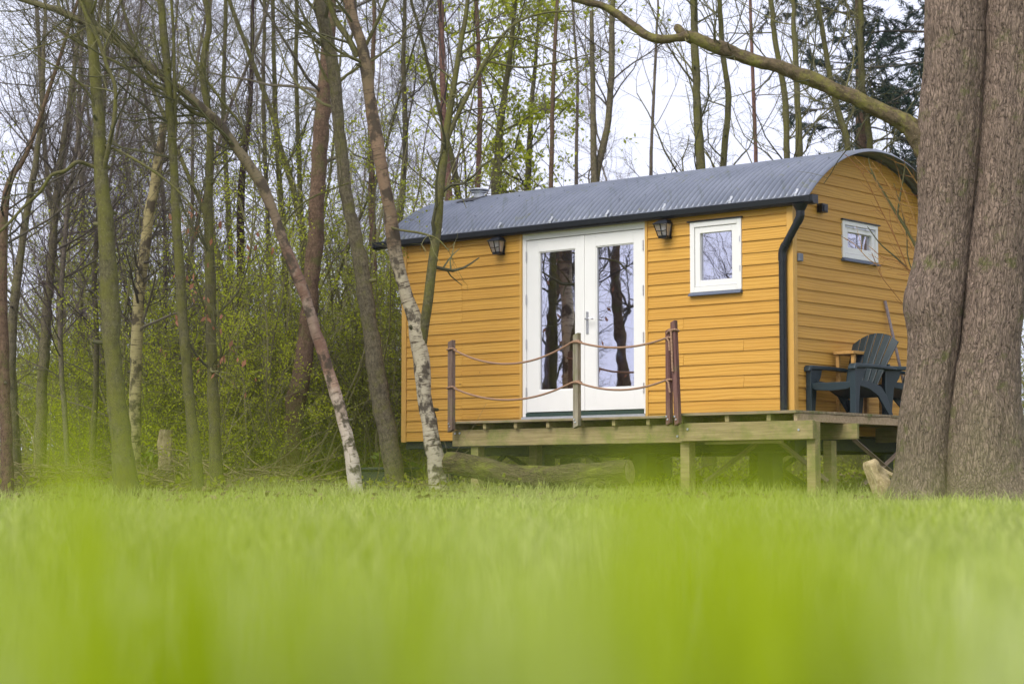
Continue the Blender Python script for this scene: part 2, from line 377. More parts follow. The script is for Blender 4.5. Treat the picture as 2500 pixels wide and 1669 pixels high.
M['bark_green'] = bark('mossy_bark', (.045, .042, .022), (.155, .138, .072), (.135, .13, .036), .5)
M['bark_olive'] = bark('olive_bark', (.05, .043, .028), (.19, .16, .10), (.15, .14, .05), .25)
M['bark_brown'] = bark('brown_bark', (.06, .038, .026), (.20, .13, .085), (.14, .13, .05), .22)
M['bark_grey'] = bark('grey_bark', (.06, .05, .042), (.22, .18, .14), (.14, .135, .06), .2)
M['bark_red'] = bark('reddish_bark', (.09, .05, .04), (.27, .15, .115), (.15, .11, .06), .05)
M['bark_dark'] = bark('dark_bark', (.022, .014, .016), (.075, .045, .045), (.07, .07, .03), .1)
M['bark_big'] = bark('furrowed_bark', (.035, .024, .018), (.36, .265, .205), (.17, .16, .07), .12, 1.6, 1.0, .75, .035, .3, True, .6)
M['bark_limb'] = bark('lichened_limb', (.05, .04, .022), (.155, .115, .07), (.20, .185, .05), .34, 1.4, .8, 0, .02, .5)
M['log'] = bark('log_bark', (.035, .026, .015), (.16, .122, .068), (.20, .21, .04), .3, 1.8, .75, 0, .04, .3, True)
M['pale_wood'] = bark('bare_split_wood', (.22, .16, .08), (.52, .42, .25), (.25, .22, .08), .12, .8, .8)
M['litterwood'] = bark('dead_twig', (.10, .075, .045), (.30, .23, .14), (.16, .15, .05), .2)
M['birch_a'] = birch('birch_bark', [(0, (.56, .51, .38)), (.20, (.52, .46, .33)), (.27, (.20, .14, .085)), (.36, (.30, .20, .13)), (.43, (.19, .15, .08)), (.50, (.28, .19, .12)), (.62, (.15, .125, .07)), (1, (.14, .12, .07))])
M['birch_b'] = birch('red_birch_bark', [(0, (.62, .56, .49)), (.09, (.58, .48, .40)), (.125, (.36, .23, .165)), (.155, (.19, .105, .075)), (.195, (.34, .26, .20)), (.215, (.20, .115, .08)), (.255, (.24, .17, .12)), (.31, (.20, .16, .095)), (.5, (.16, .145, .065)), (1, (.15, .13, .075))], .3)
M['birch_c'] = birch('yellow_birch_bark', [(0, (.40, .36, .17)), (.3, (.38, .32, .15)), (.55, (.22, .17, .085)), (1, (.16, .12, .07))], .4)
def twigmat(name, a, b):
    return mat(name, lambda t: bsdf(t, ramp(t, rnd(t), [(0, a), (1, b)]), .8, spec=.2))
M['twig'] = twigmat('bare_twig', (.06, .05, .042), (.15, .13, .09))
M['twig_green'] = twigmat('mossy_twig', (.065, .063, .034), (.17, .16, .065))
M['twig_purple'] = twigmat('purplish_twig', (.07, .052, .052), (.17, .13, .12))
M['twig_shrub'] = twigmat('pale_shrub_stem', (.12, .11, .05), (.25, .23, .11))
M['shoot'] = twigmat('orange_shoot', (.25, .10, .035), (.38, .22, .07))
M['leaf'] = leafmat('spring_leaf', (.36, .42, .02), (.60, .64, .05))
M['leaf_dark'] = leafmat('shrub_leaf', (.22, .25, .03), (.40, .43, .06))
M['leaf_brown'] = leafmat('withered_leaf', (.30, .12, .06), (.50, .24, .14), .35)
M['leaf_laurel'] = leafmat('glossy_leaf', (.06, .11, .02), (.22, .28, .03), .3, .35)
M['needle'] = leafmat('conifer_needle', (.012, .03, .022), (.04, .07, .045), .2)
M['litter'] = leafmat('leaf_litter', (.09, .06, .035), (.26, .19, .11), .15)
def _grass(t):
    n = noise(t, coords(t, obj=True, scale=(1, .55, 1)), 2.4, 4, .6)
    c = ramp(t, rnd(t), [(0, (.23, .31, .018)), (.55, (.41, .50, .05)), (1, (.66, .70, .24))])
    c = mixc(t, ramp(t, n, [(.38, (0, 0, 0)), (.66, (1, 1, 1))]), c, mixc(t, .5, c, (.55, .63, .24)))
    d = bsdf(t, c, .5, spec=.3); tr = nd(t, 'ShaderNodeBsdfTranslucent'); t.links.new(c, tr.inputs[0])
    m = nd(t, 'ShaderNodeMixShader'); m.inputs[0].default_value = .45; t.links.new(d, m.inputs[1]); t.links.new(tr.outputs[0], m.inputs[2]); return m.outputs[0]
M['grass'] = mat('lawn_blade', _grass)
def _near(t):
    n = noise(t, coords(t, obj=True, scale=(1, .3, .15)), 9, 3, .5)
    c = ramp(t, n, [(.38, (.39, .49, .004)), (.52, (.47, .57, .025)), (.64, (.62, .70, .22))])
    c = mixc(t, math_(t, 'MULTIPLY', rnd(t), .35), c, (.28, .36, .01))
    d = bsdf(t, c, .5, spec=.3); tr = nd(t, 'ShaderNodeBsdfTranslucent'); t.links.new(c, tr.inputs[0])
    m = nd(t, 'ShaderNodeMixShader'); m.inputs[0].default_value = .55; t.links.new(d, m.inputs[1]); t.links.new(tr.outputs[0], m.inputs[2]); return m.outputs[0]
M['pale_near'] = leafmat('pale_tall_blade', (.46, .54, .16), (.70, .75, .36), .5, .5)
M['grass_near'] = mat('tall_blade', _near)
M['rough_grass'] = leafmat('pale_blade', (.26, .33, .06), (.56, .59, .22), .45, .55)
def _ground(t):
    v = coords(t, obj=True); sep = nd(t, 'ShaderNodeSeparateXYZ'); t.links.new(v, sep.inputs[0])
    n = noise(t, v, .9, 5, .6); n2 = noise(t, v, 22, 6, .7)
    lawn = ramp(t, n2, [(.3, (.12, .155, .02)), (.7, (.22, .27, .045))])
    soil = ramp(t, n2, [(.3, (.035, .026, .016)), (.7, (.14, .10, .06))])
    soil = mixc(t, ramp(t, n, [(.5, (0, 0, 0)), (.65, (.6, .6, .6))]), soil, (.07, .085, .02))
    k = math_(t, 'ADD', sep.outputs[1], math_(t, 'MULTIPLY', n, 3.0))
    k = ramp(t, math_(t, 'DIVIDE', k, 40), [(.53, (0, 0, 0)), (.59, (1, 1, 1))])
    return bsdf(t, mixc(t, k, lawn, soil), .95, n2, .8, .03, 0, .1)
M['ground'] = mat('ground_soil', _ground)

# ------------------------------------------------------------------ ground
xs = np.concatenate([np.linspace(-110, -20, 12), np.linspace(-18, 18, 73), np.linspace(20, 110, 12)])
ys = np.concatenate([np.linspace(-60, -2, 12), np.linspace(-1, 30, 94), np.linspace(31, 60, 30), np.linspace(64, 130, 16)])
X, Y = np.meshgrid(xs, ys); Z = gzv(X, Y)
nx, ny = len(xs), len(ys); idx = np.arange(nx * ny).reshape(ny, nx)
q = np.stack([idx[:-1, :-1], idx[:-1, 1:], idx[1:, 1:], idx[1:, :-1]], -1).reshape(-1)
g = MB().add(np.stack([X, Y, Z], -1), q, np.full((nx - 1) * (ny - 1), 4)).build('ground', M['ground'], smooth=True)
tag(g, kind='structure')

# ------------------------------------------------------------------ hut
W_HUT, L_HUT = 2.96, 5.70
ZB = .56                                     # underside of the cladding
RC, RR = (W_HUT / 2, 1.50), 2.22             # roof arc centre (v,z) and radius
def arc(v): return RC[1] + math.sqrt(max(0, RR * RR - (v - RC[0]) ** 2))
HUT = C0
hut = empty('wooden_hut', (C0[0], C0[1], 0), 0, 'ochre yellow wooden cabin with arched corrugated roof and white double doors', 'hut')
hp = lambda u, v, z: tuple(np.array(uvz(u, v, z)) - np.array([C0[0], C0[1], 0]))   # hut-local point
DOOR = (1.94, 3.76, .79, 2.985)              # u0,u1,z0,z1 of the openings in the cladding
WIN = (.632, 1.312, 2.135, 2.915)
GW = (.975, 1.73, 2.52, 2.935)               # v0,v1,z0,z1 on the gable
EXP = .1315
def board_rows(z0, zmax):
    k = z0; rows = []
    while k < zmax: rows.append(k); k += EXP
    return rows
def cut(a0, a1, holes):
    segs = [(a0, a1)]
    for h0, h1 in holes:
        segs = [s for x0, x1 in segs for s in ((x0, min(x1, h0)), (max(x0, h1), x1)) if s[1] - s[0] > .01]
    return segs
rng = np.random.default_rng(5)
# front wall: feather-edge boards
wall = MB()
zl = 2.522 - EXP * 15
for i, z in enumerate(board_rows(zl, 2.98)):
    zt = min(z + EXP + .012, 3.03)
    zz = max(z, ZB)
    if zt < ZB + .02: continue
    holes = []; extra = []
    if zt - .015 > DOOR[2] - .02: holes.append((DOOR[0] - .035, DOOR[1] + .035))
    if zt - .012 > WIN[2] and z < WIN[3]:
        holes.append((WIN[0], WIN[1]))
        if zz < WIN[2] - .01: extra.append((WIN[0], WIN[1], zz, WIN[2]))
        if zt > WIN[3] + .02: extra.append((WIN[0], WIN[1], WIN[3], zt))
    for a, b, za, zb in extra:
        ya, yb = (-.022 + .014 * (q_ - zz) / (zt - zz) for q_ in (za, zb))
        wall.hexa([hp(a, ya, za), hp(b, ya, za), hp(b, .004, za), hp(a, .004, za), hp(a, yb, zb), hp(b, yb, zb), hp(b, .004, zb), hp(a, .004, zb)])
    for s0, s1 in cut(.055, L_HUT - .055, holes):
        joints = [s0] + sorted(j for j in ([4.72] if i % 2 else [4.72 + .0]) + ([.62 if i % 3 else 1.42] if z < 2.0 else []) if s0 + .2 < j < s1 - .2 and rng.random() < .62) + [s1]
        for a, b in zip(joints[:-1], joints[1:]):
            y0 = -.022 + rng.uniform(-.0012, .0012)
            y1 = -.008
            p = [hp(a + .0022, y0, zz), hp(b - .0022, y0, zz), hp(b - .001, 0.004, zz), hp(a + .001, 0.004, zz), hp(a + .001, y1, zt), hp(b - .001, y1, zt), hp(b - .001, .004, zt), hp(a + .001, .004, zt)]
            nv = wall.nv; wall.hexa(p)
            wall.t[-1] = np.array([(a, 0, zz), (b, 0, zz), (b, 0, zz), (a, 0, zz), (a, 0, zt), (b, 0, zt), (b, 0, zt), (a, 0, zt)])
fw = wall.build('front_wall', M['clad'], hut)
def gable(u, sgn, name, hole):
    mb = MB()
    zg = 2.505 - EXP * 15
    for i, z in enumerate(board_rows(zg, 3.7)):
        zt = z + EXP + .012; zz = max(z, ZB)
        if zt < ZB + .02: continue
        holes = [(GW[0], GW[1])] if hole and zt - .012 > GW[2] and z < GW[3] else []
        pieces = [(s0, s1, zz, zt) for s0, s1 in cut(.055, W_HUT - .055, holes)]
        if holes and zz < GW[2] - .01: pieces.append((GW[0], GW[1], zz, GW[2]))
        if holes and zt > GW[3] + .01: pieces.append((GW[0], GW[1], GW[3], zt))
        for s0, s1, zlo, zhi in pieces:
            vs = [v for v in np.arange(s0, s1, .06)] + [s1]
            vs = [v for v in vs if arc(v) - .03 > zz + .005]
            if len(vs) < 2: continue
            n = len(vs); pts = []; tcs = []
            yo = -.022 + rng.uniform(-.001, .001)
            for v in vs:
                t_ = min(zhi, arc(v) - .025); f_ = (t_ - zz) / (zt - zz) if zt > zz else 1
                top = yo + (.014) * f_; bot = yo + .014 * (zlo - zz) / (zt - zz)
                for uu, z_ in ((bot, zlo), (.004, zlo), (top, t_), (.004, t_)):
                    pts.append(hp(u + sgn * -uu if sgn < 0 else u + sgn * (-uu), v, z_)); tcs.append((v + 20, 0, z_))
            fs = []
            for k in range(n - 1):
                a = k * 4; b = a + 4
                fs += [(a, b, b + 2, a + 2), (a + 1, a, b, b + 1)[::-1], (a + 1, a + 3, b + 3, b + 1), (a + 2, b + 2, b + 3, a + 3)]
            fs += [(0, 2, 3, 1), ((n - 1) * 4, (n - 1) * 4 + 1, (n - 1) * 4 + 3, (n - 1) * 4 + 2)]
            mb.poly(pts, fs, tc=tcs)
    return mb.build(name, M['clad'], hut)
gable(0.0, -1, 'gable_wall', True)
gable(L_HUT, 1, 'gable_wall', False)
bw = MB()
for i, z in enumerate(board_rows(2.522 - EXP * 15, 2.98)):
    bw.hexa([hp(.05, W_HUT + .02, z), hp(L_HUT - .05, W_HUT + .02, z), hp(L_HUT - .05, W_HUT, z), hp(.05, W_HUT, z), hp(.05, W_HUT + .008, z + EXP), hp(L_HUT - .05, W_HUT + .008, z + EXP), hp(L_HUT - .05, W_HUT, z + EXP), hp(.05, W_HUT, z + EXP)])
bw.build('back_wall', M['clad'], hut)
# inner shell: floor, back panel, ceiling and the room faces round the openings
sh = MB()
T0, T1 = .006, .07
for u0, u1, z0, z1 in [(.006, WIN[0], ZB, 3.03), (WIN[0], WIN[1], ZB, WIN[2]), (WIN[0], WIN[1], WIN[3], 3.03), (WIN[1], DOOR[0], ZB, 3.03), (DOOR[0], DOOR[1], ZB, DOOR[2]), (DOOR[0], DOOR[1], DOOR[3], 3.03), (DOOR[1], L_HUT - .006, ZB, 3.03)]:
    sh.box(u0, u1, T0, T1, z0, z1, hp)
for v0, v1, z0, z1 in [(.07, GW[0], ZB, 3.03), (GW[0], GW[1], ZB, GW[2]), (GW[0], GW[1], GW[3], 3.03), (GW[1], W_HUT - .07, ZB, 3.03)]:
    sh.box(.006, .07, v0, v1, z0, z1, hp)
sh.box(L_HUT - .07, L_HUT - .006, .07, W_HUT - .07, ZB, 3.03, hp)
sh.box(.006, L_HUT - .006, W_HUT - .07, W_HUT - .004, ZB, 3.03, hp)
sh.box(.08, L_HUT - .08, .08, W_HUT - .08, .60, .77, hp)
apts = [(v, arc(v) - .05) for v in np.linspace(.08, W_HUT - .08, 17)]
sh.prism(apts + [(v, z - .03) for v, z in reversed(apts)], 0, .08, L_HUT - .08, hp)
gp = [(.01, 3.032)] + [(v, arc(v) - .04) for v in np.linspace(.03, W_HUT - .03, 15)] + [(W_HUT - .01, 3.032)]
sh.prism(gp, 0, .008, .06, hp); sh.prism(gp, 0, L_HUT - .06, L_HUT - .008, hp)
sh.build('inner_shell', M['inside'], hut)
# corner boards and door side trims
cb = MB()
cb.box(-.026, .052, -.028, -.0005, ZB - .01, 3.02, hp); cb.box(-.028, -.001, -.0005, .052, ZB - .01, 3.03, hp)
cb.build('corner_board', M['trim'], hut, bevel=.004)
cb = MB(); cb.box(L_HUT - .052, L_HUT + .026, -.028, -.0005, ZB - .01, 3.02, hp); cb.box(L_HUT + .001, L_HUT + .028, -.0005, .052, ZB - .01, 3.03, hp)
cb.build('corner_board', M['trim'], hut, bevel=.004)
for a, b in ((DOOR[1] + .002, DOOR[1] + .036), (DOOR[0] - .036, DOOR[0] - .002)):
    MB().box(a, b, -.03, .01, .70, 3.0, hp).build('door_trim', M['trim'], hut, bevel=.003)
MB().box(.02, L_HUT - .02, -.026, .0, 2.99, 3.045, hp).build('eaves_board', M['trim'], hut)
# roof: one bent corrugated sheet
AMP, PITCHW = .017, .0765
U0, U1 = -.27, 6.02
us = np.arange(U0, U1, PITCHW / 8); a0 = math.asin((RC[0] + .115) / RR)
an = np.linspace(-a0, a0, 41)
UG, AG = np.meshgrid(us, an); RG = RR + .012 + AMP * np.cos(2 * math.pi * UG / PITCHW)
VG = RC[0] + RG * np.sin(AG); ZG = RC[1] + RG * np.cos(AG)
base = np.array([C0[0], C0[1]])
def sheet(off):
    R2 = RG + off; V2 = RC[0] + R2 * np.sin(AG); Z2 = RC[1] + R2 * np.cos(AG)
    return np.stack([UU[0] * UG + VV[0] * V2, UU[1] * UG + VV[1] * V2, Z2], -1)
ro = MB(); na, nu = UG.shape
ii = np.arange(na * nu).reshape(na, nu)
qt = np.stack([ii[:-1, :-1], ii[1:, :-1], ii[1:, 1:], ii[:-1, 1:]], -1).reshape(-1, 4)
qb = qt[:, ::-1] + na * nu
rim = []
for e0 in (ii[0, :], ii[:, -1], ii[-1, ::-1], ii[::-1, 0]):
    for p_, q_ in zip(e0[:-1], e0[1:]): rim.append((p_, q_, q_ + na * nu, p_ + na * nu))
allq = np.concatenate([qt, qb, np.array(rim)])
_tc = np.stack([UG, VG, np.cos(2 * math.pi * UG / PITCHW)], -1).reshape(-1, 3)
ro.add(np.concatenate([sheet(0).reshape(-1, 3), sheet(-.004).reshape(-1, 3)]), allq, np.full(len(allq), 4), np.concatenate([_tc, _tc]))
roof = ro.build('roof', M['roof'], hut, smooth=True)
def on_roof(u, v, h=0):
    a = math.asin((v - RC[0]) / RR); r = RR + .012 + AMP + h
    return hp(u, RC[0] + r * math.sin(a), RC[1] + r * math.cos(a)), a
for k, u in enumerate([5.95, 5.0, 4.05, 3.25, 2.42, 1.62, .72, -.12]):
    b = MB()
    for (v0, v1, h) in ((-.10, .02, .002),):
        pts = []
        for v_, h_ in ((-.104, -.016), (-.09, .003), (-.055, .003), (-.042, .014)):
            for du in (-.014, .014):
                p_, _ = on_roof(u + du, v_, h_); pts.append(p_)
                p_, _ = on_roof(u + du, v_, h_ + .007); pts.append(p_)
        fs = []
        for j in range(3):
            a = j * 4
            fs += [(a, a + 4, a + 6, a + 2), (a + 1, a + 3, a + 7, a + 5), (a, a + 1, a + 5, a + 4), (a + 2, a + 6, a + 7, a + 3)]
        fs += [(0, 2, 3, 1), (12, 13, 15, 14)]
        b.poly(pts, fs)
    b.build('roof_clip', M['zinc'], roof)
for k in range(34):
    u = -.16 + (k % 17) * .37 + (0.07 if k >= 17 else 0); v = [.16, .62][k // 17] + rng.uniform(-.03, .03)
    p_, a = on_roof(u, v, 0)
    pts = np.array([(0, 0, 0)])
    MB().lathe([(.008, -.004), (.008, .002), (.004, .006), (.001, .007)], 8, lambda x, y, z: (x + p_[0], y + p_[1], z + p_[2])).build('roof_screw', M['greyplas'], roof)
# vent cowl with its flashing
p_, a = on_roof(5.30, .95, 0)
fl = MB(); pts = []
for du in (-.17, .17):
    for dv in np.linspace(-.28, .16, 6):
        q_, _ = on_roof(5.30 + du, .95 + dv, .004); pts.append(q_)
fl.poly(pts, [(j, j + 1, j + 7, j + 6) for j in range(5)])
fl.build('vent_flashing', plain('flashing', (.055, .055, .06), .7, var=.4), roof)
MB().lathe([(.07, -.03), (.07, .05), (.10, .053), (.10, .062), (.055, .066), (.055, .078), (.135, .082), (.135, .092), (.06, .112), (.01, .116)], 20, lambda x, y, z: (x + p_[0], y + p_[1], z + p_[2])).build('vent_cowl', M['zinc'], roof, smooth=False)
# gutter and downpipe
gut = MB(); GP = [(-.028, 3.0), (-.028, 3.068), (-.036, 3.068), (-.036, 3.01), (-.05, 2.992), (-.105, 2.992), (-.122, 3.012), (-.126, 3.06), (-.136, 3.064), (-.136, 3.052), (-.131, 3.005), (-.108, 2.98), (-.045, 2.98)]
gut.prism(GP, 0, -.33, 6.12, hp)
GE = [(-.026, 2.976), (-.026, 3.072), (-.142, 3.068), (-.137, 3.0), (-.112, 2.974)]
gut.prism(GE, 0, -.345, -.31, hp); gut.prism(GE, 0, 6.10, 6.135, hp); gut.prism([(a - .003 if a < -.1 else a, b - .004) for a, b in GE], 0, -.31, -.26, hp)
gutter = gut.build('gutter', M['black'], hut)
def pipe(mb, pts, r, k=16, cap=True, n=1):
    P = np.array([hp(*p) for p in pts]); mb.tubes(P, np.full(len(P), r), k, cap); return mb
dp = MB()
dp.lathe([(.085, .02), (.075, .0), (.055, -.04), (.046, -.055)], 18, lambda x, y, z: tuple(np.array(hp(-.155, -.078, 2.965)) + np.array((x, y, z))))
pipe(dp, [(-.155, -.078, 2.95), (-.155, -.078, 2.87), (-.150, -.078, 2.845), (-.135, -.077, 2.82), (.055, -.068, 2.545), (.073, -.067, 2.51), (.08, -.066, 2.47), (.08, -.066, .77)], .042)
pipe(dp, [(-.155, -.078, 2.935), (-.155, -.078, 2.87), (-.150, -.078, 2.845), (-.135, -.077, 2.82), (-.115, -.076, 2.79)], .047)
pipe(dp, [(.04, -.069, 2.567), (.055, -.068, 2.545), (.073, -.067, 2.51), (.08, -.066, 2.47), (.08, -.066, 2.40)], .047)
dp.build('downpipe', M['black'], gutter, smooth=True).modifiers.new('split', 'EDGE_SPLIT').split_angle = math.radians(40)
# double door: frame, two leaves, panes, hinges, handle
fr = MB()
d0, d1, dz0, dz1 = DOOR
fr.box(d1 - .058, d1, -.012, .06, dz0 + .03, dz1, hp); fr.box(d0, d0 + .03, -.012, .06, dz0 + .03, dz1, hp); fr.box(d0 + .03, d1 - .058, -.012, .06, 2.91, dz1, hp)
dframe = fr.build('door_frame', M['white'], hut, bevel=.004)
MB().box(d0, d1, -.035, .06, dz0 - .0, dz0 + .028, hp).build('threshold', M['zinc'], dframe)
MB().box(d0 + .031, d1 - .059, -.022, .04, dz0 + .03, dz0 + .075, hp).build('sill', M['green_sill'], dframe)
def leafdoor(u0, u1, g0, g1, gz0, gz1, z0, z1):
    b = MB()
    b.box(u0, g0, -.004, .05, z0, z1, hp); b.box(g1, u1, -.004, .05, z0, z1, hp)
    b.box(g0, g1, -.004, .05, gz1, z1, hp); b.box(g0, g1, -.004, .05, z0, gz0, hp)
    b.box(g0 + .0, g1 - .0, -.009, -.004, gz0 - .29, gz0 - .27, hp)
    o = b.build('door', M['white'], hut, bevel=.004)
    MB().box(g0 - .004, g1 + .004, .022, .028, gz0 - .004, gz1 + .004, hp).build('pane', M['glass'], o)
    bead = MB()
    for a in ((g0, g0 + .012, gz0, gz1), (g1 - .012, g1, gz0, gz1), (g0 + .012, g1 - .012, gz0, gz0 + .014), (g0 + .012, g1 - .012, gz1 - .012, gz1)):
        bead.box(a[0], a[1], .006, .021, a[2], a[3], hp)
    bead.build('glazing_bead', M['white'], o)
    return o
dl = leafdoor(2.868, d1 - .062, 2.964, 3.514, 1.122, 2.760, dz0 + .085, 2.903)
dr = leafdoor(d0 + .034, 2.832, 2.112, 2.662, 1.122, 2.760, dz0 + .085, 2.903)
MB().box(2.822, 2.878, -.016, -.0045, dz0 + .085, 2.902, hp).build('astragal', M['white'], dl, bevel=.003)
MB().box(2.764, 2.802, -.012, -.0045, 1.756, 2.014, hp).build('handle_plate', M['steel'], dr, bevel=.003)
h = MB(); pipe(h, [(2.783, -.012, 1.925), (2.783, -.055, 1.925), (2.775, -.062, 1.925), (2.66, -.062, 1.922)], .009, 10)
h.box(2.779, 2.787, -.0135, -.0121, 1.815, 1.84, hp); h.build('handle', M['steel'], dr, smooth=True)
for z in (1.05, 1.62, 2.15, 2.66):
    for u, par in ((d1 - .062, dl), (d0 + .031, dr)):
        hb = MB()
        for k in range(3): hb.lathe([(.008, 0), (.008, .036)], 8, lambda x, y, zz: tuple(np.array(hp(u, -.017, z + k * .04)) + np.array((x, y, zz))))
        hb.build('hinge', M['steel'], par)
# windows
def window(P0, P1, Z0, Z1, frame_w, sash_w, f, hinge_bar=False):
    o = MB()
    for a in ((P0, P0 + frame_w, Z0, Z1), (P1 - frame_w, P1, Z0, Z1), (P0 + frame_w, P1 - frame_w, Z1 - frame_w, Z1), (P0 + frame_w, P1 - frame_w, Z0, Z0 + frame_w)):
        o.box(a[0], a[1], -.034, .05, a[2], a[3], f)
    w = o.build('window', M['white'], hut, bevel=.004)
    i0, i1, j0, j1 = P0 + frame_w + .004, P1 - frame_w - .004, Z0 + frame_w + .004, Z1 - frame_w - .004
    s = MB()
    for a in ((i0, i0 + sash_w, j0, j1), (i1 - sash_w, i1, j0, j1), (i0 + sash_w, i1 - sash_w, j1 - sash_w, j1), (i0 + sash_w, i1 - sash_w, j0, j0 + sash_w)):
        s.box(a[0], a[1], -.022, .04, a[2], a[3], f)
    s.build('sash', M['white'], w, bevel=.004)
    MB().box(i0 + sash_w - .003, i1 - sash_w + .003, .012, .018, j0 + sash_w - .003, j1 - sash_w + .003, f).build('pane', M['glass'], w)
    MB().box(P0 - .02, P1 + .03, -.05, .0, Z1 + .001, Z1 + .014, f).build('drip_cap', M['black'], w)
    sl = MB().prism([(-.062, Z0 - .038), (-.062, Z0 - .03), (-.03, Z0 - .001), (.0, Z0 - .001), (.0, Z0 - .038)], 0, P0 - .004, P1 + .012, f)
    sl.build('sill', M['slate'], w)
    if hinge_bar:
        hb = MB(); hb.box(i0 + .02, i1 - .02, -.031, -.022, j1 - .02, j1 - .004, f); hb.build('vent_bar', M['zinc'], w)
        for c in (.3, .72):
            x = i0 + (i1 - i0) * c; MB().box(x - .03, x + .03, -.038, -.031, j1 - .022, j1 - .002, f).build('hinge', M['steel'], w)
    else:
        MB().box(P0 + .01, P0 + .02, -.04, -.034, Z0 + .2, Z0 + .26, f).build('hinge', M['steel'], w); MB().box(P0 + .01, P0 + .02, -.04, -.034, Z1 - .26, Z1 - .2, f).build('hinge', M['steel'], w)
    return w
window(WIN[0], WIN[1], WIN[2], WIN[3], .058, .066, hp)
window(GW[0], GW[1], GW[2], GW[3], .05, .068, lambda a, b, c: hp(b, a, c), True)
# wall lanterns
def lantern(u, z):
    def f(x, y, zz): return hp(u + x, -.025 + y, z + zz)
    b = MB()
    b.prism([(-.05, .0), (.05, .0), (.05, .11), (-.05, .11)], 1, -.006, .012, lambda x, y, zz: f(x, y, zz))
    b.hexa([f(-.095, -.15, .165), f(.095, -.15, .165), f(.075, -.01, .165), f(-.075, -.01, .165), f(-.05, -.10, .205), f(.05, -.10, .205), f(.05, -.01, .205), f(-.05, -.01, .205)])
    b.hexa([f(-.10, -.155, .155), f(.10, -.155, .155), f(.078, -.01, .155), f(-.078, -.01, .155), f(-.10, -.155, .1645), f(.10, -.155, .1645), f(.078, -.01, .1645), f(-.078, -.01, .1645)])
    b.hexa([f(-.055, -.10, .0), f(.055, -.10, .0), f(.04, -.02, .0), f(-.04, -.02, .0), f(-.06, -.106, .03), f(.06, -.106, .03), f(.042, -.018, .03), f(-.042, -.018, .03)])
    for (x0, y0, x1, y1) in ((-.058, -.104, -.088, -.144), (.058, -.104, .088, -.144), (0, -.106, 0, -.146), (-.042, -.02, -.072, -.02), (.042, -.02, .072, -.02)):
        P = np.array([f(x0, y0, .025), f(x1, y1, .158)]); b.tubes(P, np.array([.006, .006]), 6)
    P = np.array([f(-.072, -.123, .085), f(0, -.126, .075), f(.072, -.123, .085)]); b.tubes(P, np.full(3, .005), 6)
    o = b.build('wall_lantern', M['black'], hut)
    gl = MB(); gl.hexa([f(-.054, -.099, .03), f(.054, -.099, .03), f(.04, -.022, .03), f(-.04, -.022, .03), f(-.083, -.138, .1545), f(.083, -.138, .1545), f(.068, -.022, .1545), f(-.068, -.022, .1545)])
    gl.build('lantern_glass', M['lampglass'], o)
    bl = MB().lathe([(.012, .03), (.014, .06), (.028, .09), (.03, .11), (.018, .135), (.002, .14)], 12, lambda x, y, zz: tuple(np.array(f(0, -.08, 0)) + np.array((x, y, zz))))
    bl.build('bulb', M['paper'], o, smooth=True)
lantern(4.08, 2.765); lantern(1.62, 2.76)
bb = MB(); g2 = lambda a, b, c: hp(b, a, c)
bb.box(.47, .585, -.09, -.02, 2.965, 3.06, g2); bb.box(.49, .565, -.10, -.09, 2.975, 3.045, g2)
bb.build('outdoor_spotlight', M['black'], hut, bevel=.006)
MB().box(.062, .135, -.055, -.018, 2.40, 2.485, g2).build('wall_switch', M['greyplas'], hut, bevel=.006)
MB().box(.02, .055, -.06, -.022, 3.15, 3.19, g2)
# chassis below the floor
ch = MB()
for v in (.25, W_HUT - .35): ch.box(.15, L_HUT - .1, v, v + .1, .38, ZB - .012, hp)
for u in (.2, 1.5, 2.9, 4.3, 5.5): ch.box(u, u + .08, .35, W_HUT - .352, .40, ZB - .014, hp)
ch.box(L_HUT - .06, L_HUT - .005, .03, W_HUT - .03, .46, ZB - .001, hp); ch.box(.1, L_HUT - .061, .03, .08, .47, ZB - .001, hp)
ch.build('chassis', M['dark'], hut)
for u in (.5, 2.2, 3.7, 5.2):
    for v in (.3, W_HUT - .3):
        zg = gz(*uvz(u, v, 0)[:2]) - .03
        MB().box(u - .10, u + .10, v - .1, v + .1, zg, .379, hp).build('support_block', M['dark'], hut, bevel=.01)
for u in (.9, 2.6, 4.4):
    for (v0, z0, v1, z1) in ((.3, .45, 1.4, .02), (1.4, .45, .3, .02)):
        P = np.array([hp(u, v0, z0), hp(u, v1, z1)]); MB().tubes(P, np.full(2, .028), 6, True).build('brace', M['dark'], hut)
for (u0, u1) in ((.1, .8), (.9, .2), (2.4, 3.1), (3.3, 2.5), (4.4, 5.0)):
    P = np.array([hp(u0, .5, .44), hp(u1, .5, .02)]); MB().tubes(P, np.full(2, .03), 6, True).build('brace', M['dark'], hut)

# things inside the hut
def pendant(u, v, z, r, label):
    o = empty('pendant_lamp', uvz(u, v, z), 0, label, 'lamp')
    prof = [(r * math.sin(a) * 1.0 + .002, -r * .55 * math.cos(a)) for a in np.linspace(0.02, 2.6, 12)]
    MB().lathe(prof, 24).build('lamp_shade', M['paper'], o, smooth=True)
    MB().tubes(np.array([(0, 0, .1), (0, 0, 3.45 - z)]), np.full(2, .004), 6).build('cord', M['black'], o)
    return o
pendant(2.16, .45, 2.84, .25, 'round white paper lamp hanging behind the right door pane')
pendant(3.02, .45, 2.85, .24, 'round white paper lamp hanging behind the left door pane')
jar = empty('glass_jar', uvz(1.11, .15, 2.22), 0, 'small pale jar of stems standing behind the front window pane', 'jar')
MB().lathe([(.045, 0), (.05, .02), (.05, .10), (.035, .12), (.037, .13)], 16).build('jar_body', M['paper'], jar, smooth=True)
js = MB(); r_ = np.random.default_rng(3)
